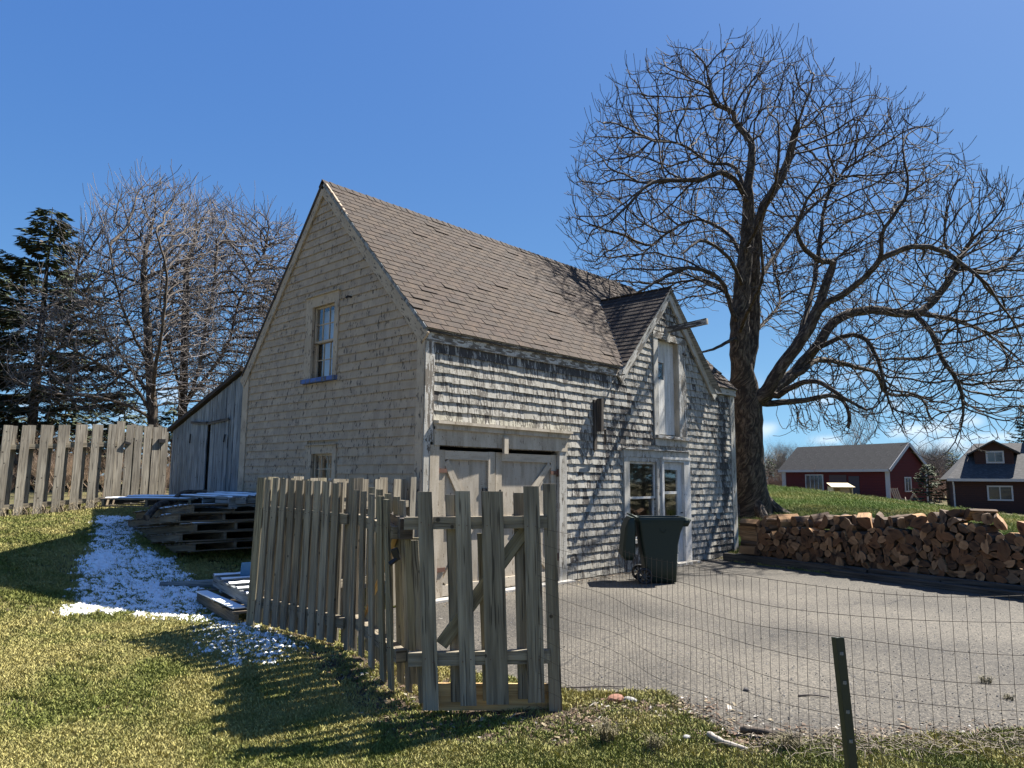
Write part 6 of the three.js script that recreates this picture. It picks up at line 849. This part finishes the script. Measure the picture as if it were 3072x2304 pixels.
{
  const F = houseFrame([57.0, -10.6], [3.5, -10.2]), L = 10.7, W = 4.8, base = -0.15, ev = 2.62, rg = 4.72;
  // w grows away from the yard: check the sense of the frame once
  const s = F(0, 0, 1).x > F(0, 0, 0).x ? 1 : -1, G = (l, y, w) => F(l, y, w * s), T = thing('red_outbuilding', 'long red outbuilding with dark roof and white corner boards', 'house', [58.5, 0, -15]);
  const wall = new GB(); quadBox(wall, G, 0.02, L, base, ev, 0, 0.12); quadBox(wall, G, 0.02, L, base, ev, W - 0.12, W); mk('wall', wall.geo(), M.siding, T);
  const gb = (l) => { const g = new GB(); g.quad(G(l, base, 0), G(l, base, W), G(l, ev, W), G(l, ev, 0), [0, base], [W, base], [W, ev], [0, ev]); g.tri(G(l, ev, 0), G(l, ev, W), G(l, rg - 0.05, W / 2), [0, ev], [W, ev], [W / 2, rg]); return g.geo(); }; mk('gable', gb(0), M.siding, T); mk('gable', gb(L), M.siding, T);
  const sl = (w0, y0, w1, y1) => new GB().hexa([G(-0.25, y0, w0), G(L + 0.25, y0, w0), G(L + 0.25, y1, w1), G(-0.25, y1, w1), G(-0.25, y0 + 0.12, w0), G(L + 0.25, y0 + 0.12, w0), G(L + 0.25, y1 + 0.12, w1), G(-0.25, y1 + 0.12, w1)]).geo(); const rf = mk('roof', sl(-0.3, ev - 0.1, W / 2, rg), M.houseRoof, T); mk('rear_slope', sl(W + 0.3, ev - 0.1, W / 2, rg), M.houseRoof, rf);
  const tr = (n, a, b, w, t) => mk(n, new GB().bar(a, b, w, t, UPV).geo(), M.houseTrim, T); tr('rake_board', G(-0.27, ev - 0.08, -0.25), G(-0.27, rg, W / 2), 0.24, 0.05); tr('rake_board', G(-0.27, ev - 0.08, W + 0.25), G(-0.27, rg, W / 2), 0.24, 0.05); tr('fascia', G(-0.2, ev - 0.07, -0.3), G(L + 0.2, ev - 0.07, -0.3), 0.2, 0.05);
  mk('corner_board', quadBox(new GB(), G, -0.03, 0.32, base, ev, -0.05, 0.05).geo(), M.houseTrim, T); mk('corner_board', quadBox(new GB(), G, L - 0.4, L + 0.03, base, ev, -0.05, 0.05).geo(), M.houseTrim, T); mk('corner_board', quadBox(new GB(), G, -0.04, 0.06, base, ev, W - 0.15, W + 0.05).geo(), M.houseTrim, T);
  hWindow(T, G, 6.3, 8.0, 0.95, 2.15, 4); { const Q = (l, y, w) => G(w, y, l); hWindow(T, Q, 1.95, 2.6, 0.95, 1.95, 2); }
  mk('door', quadBox(new GB(), G, 2.7, 3.7, base, 2.1, -0.03, 0.04).geo(), plain(new THREE.Color(0.06, 0.05, 0.055)), T); mk('barn_door', quadBox(new GB(), G, 3.9, 5.6, base, 2.2, -0.04, 0.03).geo(), plain(new THREE.Color(0.075, 0.05, 0.05)), T);
  // small open-fronted wooden shelter on the grass before it
  const S = thing('wooden_hutch', 'small new plywood hutch with a sloping pale roof before the outbuilding', 'hutch', [50.3, 0.25, -11.9]), K = houseFrame([50.75, -11.35], [-0.68, -0.73]), sg = K(0, 0, 1).x > K(0, 0, 0).x ? 1 : -1, Kf = (l, y, w) => K(l, y, w * sg), y0 = 0.15;
  const ply = plain(new THREE.Color(0.55, 0.45, 0.27)); mk('roof', new GB().hexa([Kf(-0.1, 1.2, -0.2), Kf(1.65, 1.2, -0.2), Kf(1.5, 1.5, 1.0), Kf(-0.1, 1.5, 1.0), Kf(-0.1, 1.24, -0.2), Kf(1.65, 1.24, -0.2), Kf(1.5, 1.54, 1.0), Kf(-0.1, 1.54, 1.0)]).geo(), ply, S); mk('side_wall', quadBox(new GB(), Kf, 0, 0.06, y0, 1.22, 0, 0.9).geo(), ply, S); mk('side_wall', quadBox(new GB(), Kf, 1.4, 1.46, y0, 1.22, 0, 0.9).geo(), ply, S); mk('back_wall', quadBox(new GB(), Kf, 0, 1.46, y0, 1.3, 0.9, 0.95).geo(), ply, S); mk('front_panel', quadBox(new GB(), Kf, 0.25, 0.95, y0, 1.15, 0, 0.04).geo(), plain(new THREE.Color(0.30, 0.22, 0.12)), S);
  // folded deck chair, trestle and pallet lying by the gable
  const r = rng(4101), ch = thing('deck_chair', 'pale wooden deck chair leaning against the outbuilding gable', 'chair', [56.4, 0.05, -9.9]), cw = plain(new THREE.Color(0.42, 0.33, 0.25)); for (let k = 0; k < 4; k++) mk('back_slat', new GB().bar(V(56.5 + k * 0.1, 0.15, -10.1 + k * 0.12), V(56.35 + k * 0.1, 1.15, -10.35 + k * 0.12), 0.09, 0.03, V(0.6, 0, 0.8)).geo(), cw, ch); for (const o of [0, 0.4]) mk('leg', new GB().bar(V(56.3 + o * 0.8, 0.0, -9.75 + o), V(56.75 + o * 0.8, 0.45, -9.95 + o), 0.07, 0.05, UPV).geo(), cw, ch); mk('arm_rest', new GB().bar(V(56.5, 0.42, -10), V(57.3, 0.18, -9.2), 0.08, 0.05, UPV).geo(), cw, ch);
  const tr2 = thing('trestle', 'pale A-shaped trestle beside the red outbuilding', 'trestle', [57.5, 0, -9.0]); for (const s2 of [-1, 1]) mk('leg', new GB().bar(V(57.4 + s2 * 0.3, 0, -9.0 + s2 * 0.35), V(57.4, 0.75, -9.0), 0.12, 0.08, V(0.6, 0, 0.8)).geo(), cw, tr2);
}
{
  const F0h = houseFrame([50.95, -5.15], [0.28, 0.96]), s = F0h(0, 0, 1).x > F0h(0, 0, 0).x ? 1 : -1, G = (l, y, w) => F0h(l, y, w * s), L = 11, W = 7, base = -0.75, ev = 1.85, rg = 4.3, T = thing('red_house', 'dark red house with grey roof, chimney and gabled dormer', 'house', [54.5, -0.4, -1]);
  mk('wall', quadBox(quadBox(new GB(), G, 0.3, L, base, ev, 0, 0.12), G, 0.3, L, base, ev, W - 0.12, W).geo(), M.siding2, T); const gb = (l) => { const g = new GB(); g.quad(G(l, base, 0), G(l, base, W), G(l, ev, W), G(l, ev, 0), [0, base], [W, base], [W, ev], [0, ev]); g.tri(G(l, ev, 0), G(l, ev, W), G(l, rg - 0.05, W / 2), [0, ev], [W, ev], [W / 2, rg]); return g.geo(); }; mk('end_wall', quadBox(new GB(), G, 0.3, 0.42, base, ev, 0.12, W - 0.12).geo(), M.siding2, T); mk('gable', gb(L), M.siding2, T);
  const sl = (w0, y0, w1, y1) => new GB().hexa([G(-0.1, y0, w0), G(L + 0.3, y0, w0), G(L + 0.3, y1, w1), G(2.0, y1, w1), G(-0.1, y0 + 0.12, w0), G(L + 0.3, y0 + 0.12, w0), G(L + 0.3, y1 + 0.12, w1), G(2.0, y1 + 0.12, w1)]).geo(); const rf = mk('roof', sl(-0.4, ev - 0.12, W / 2, rg), M.houseRoof2, T); mk('rear_slope', sl(W + 0.4, ev - 0.12, W / 2, rg), M.houseRoof2, rf);
  mk('fascia', new GB().bar(G(-0.1, ev - 0.04, -0.4), G(L + 0.2, ev - 0.04, -0.4), 0.18, 0.05, UPV).geo(), M.houseTrim, T); mk('hip_slope', new GB().tri(G(-0.1, ev, -0.4), G(-0.1, ev, W + 0.4), G(2.0, rg + 0.1, W / 2), [0, 0], [W, 0], [W / 2, 3]).geo(), M.houseRoof2, rf); mk('downspout', new GB().tube([G(0.25, ev - 0.15, -0.35), G(0.3, ev - 0.5, -0.1), G(0.3, base, -0.08)], [0.05, 0.05, 0.05], 6).geo(), M.houseTrim, T);
  hWindow(T, G, 2.3, 3.55, 0.55, 1.35, 2); mk('door_frame', quadBox(new GB(), G, 5.0, 6.3, base, 1.5, -0.06, 0.02).geo(), M.houseTrim, T); mk('door', quadBox(new GB(), G, 5.2, 6.1, base, 1.35, -0.09, -0.05).geo(), plain(new THREE.Color(0.07, 0.09, 0.13)), T);
  const D = grp('dormer', T), dl = 1.75, dr = 4.0, wd = 1.2, dy = 2.75, de = 3.75, dp = 4.42, mid = (dl + dr) / 2; const dg = new GB(); dg.quad(G(dl, dy, wd), G(dr, dy, wd), G(dr, de, wd), G(dl, de, wd), [0, 0], [2, 0], [2, 1], [0, 1]); dg.tri(G(dl, de, wd), G(dr, de, wd), G(mid, dp, wd), [0, 1], [2, 1], [1, 2]); dg.quad(G(dl, dy, wd), G(dl, de, wd), G(dl, de, 3), G(dl, dy, 3), [0, 0], [0, 1], [2, 1], [2, 0]); dg.quad(G(dr, dy, wd), G(dr, de, wd), G(dr, de, 3), G(dr, dy, 3), [0, 0], [0, 1], [2, 1], [2, 0]); mk('wall', dg.geo(), M.siding2, D);
  for (const q of [dl - 0.35, dr + 0.35]) mk('roof', new GB().hexa([G(q, de - 0.2, wd - 0.35), G(mid, dp, wd - 0.35), G(mid, dp, 3.6), G(q, de - 0.2, 3.2), G(q, de - 0.08, wd - 0.35), G(mid, dp + 0.12, wd - 0.35), G(mid, dp + 0.12, 3.6), G(q, de - 0.08, 3.2)]).geo(), M.houseRoof2, D);
  { const o = grp('window', D); mk('frame', quadBox(new GB(), G, 2.4, 3.45, 2.95, 3.8, wd - 0.05, wd - 0.005).geo(), M.houseTrim, o); for (const q of [2.52, 2.96]) mk('pane', quadBox(new GB(), G, q, q + 0.38, 3.07, 3.68, wd - 0.08, wd - 0.055).geo(), M.darkGlass, o); }
  mk('chimney', quadBox(new GB(), G, 5.1, 5.85, rg - 0.5, rg + 0.72, W / 2 - 0.3, W / 2 + 0.4).geo(), M.iron, T);
}
scene.traverse((o) => { if (o.isMesh) { o.castShadow = true; o.receiveShadow = true; } });
renderer.render(scene, camera);
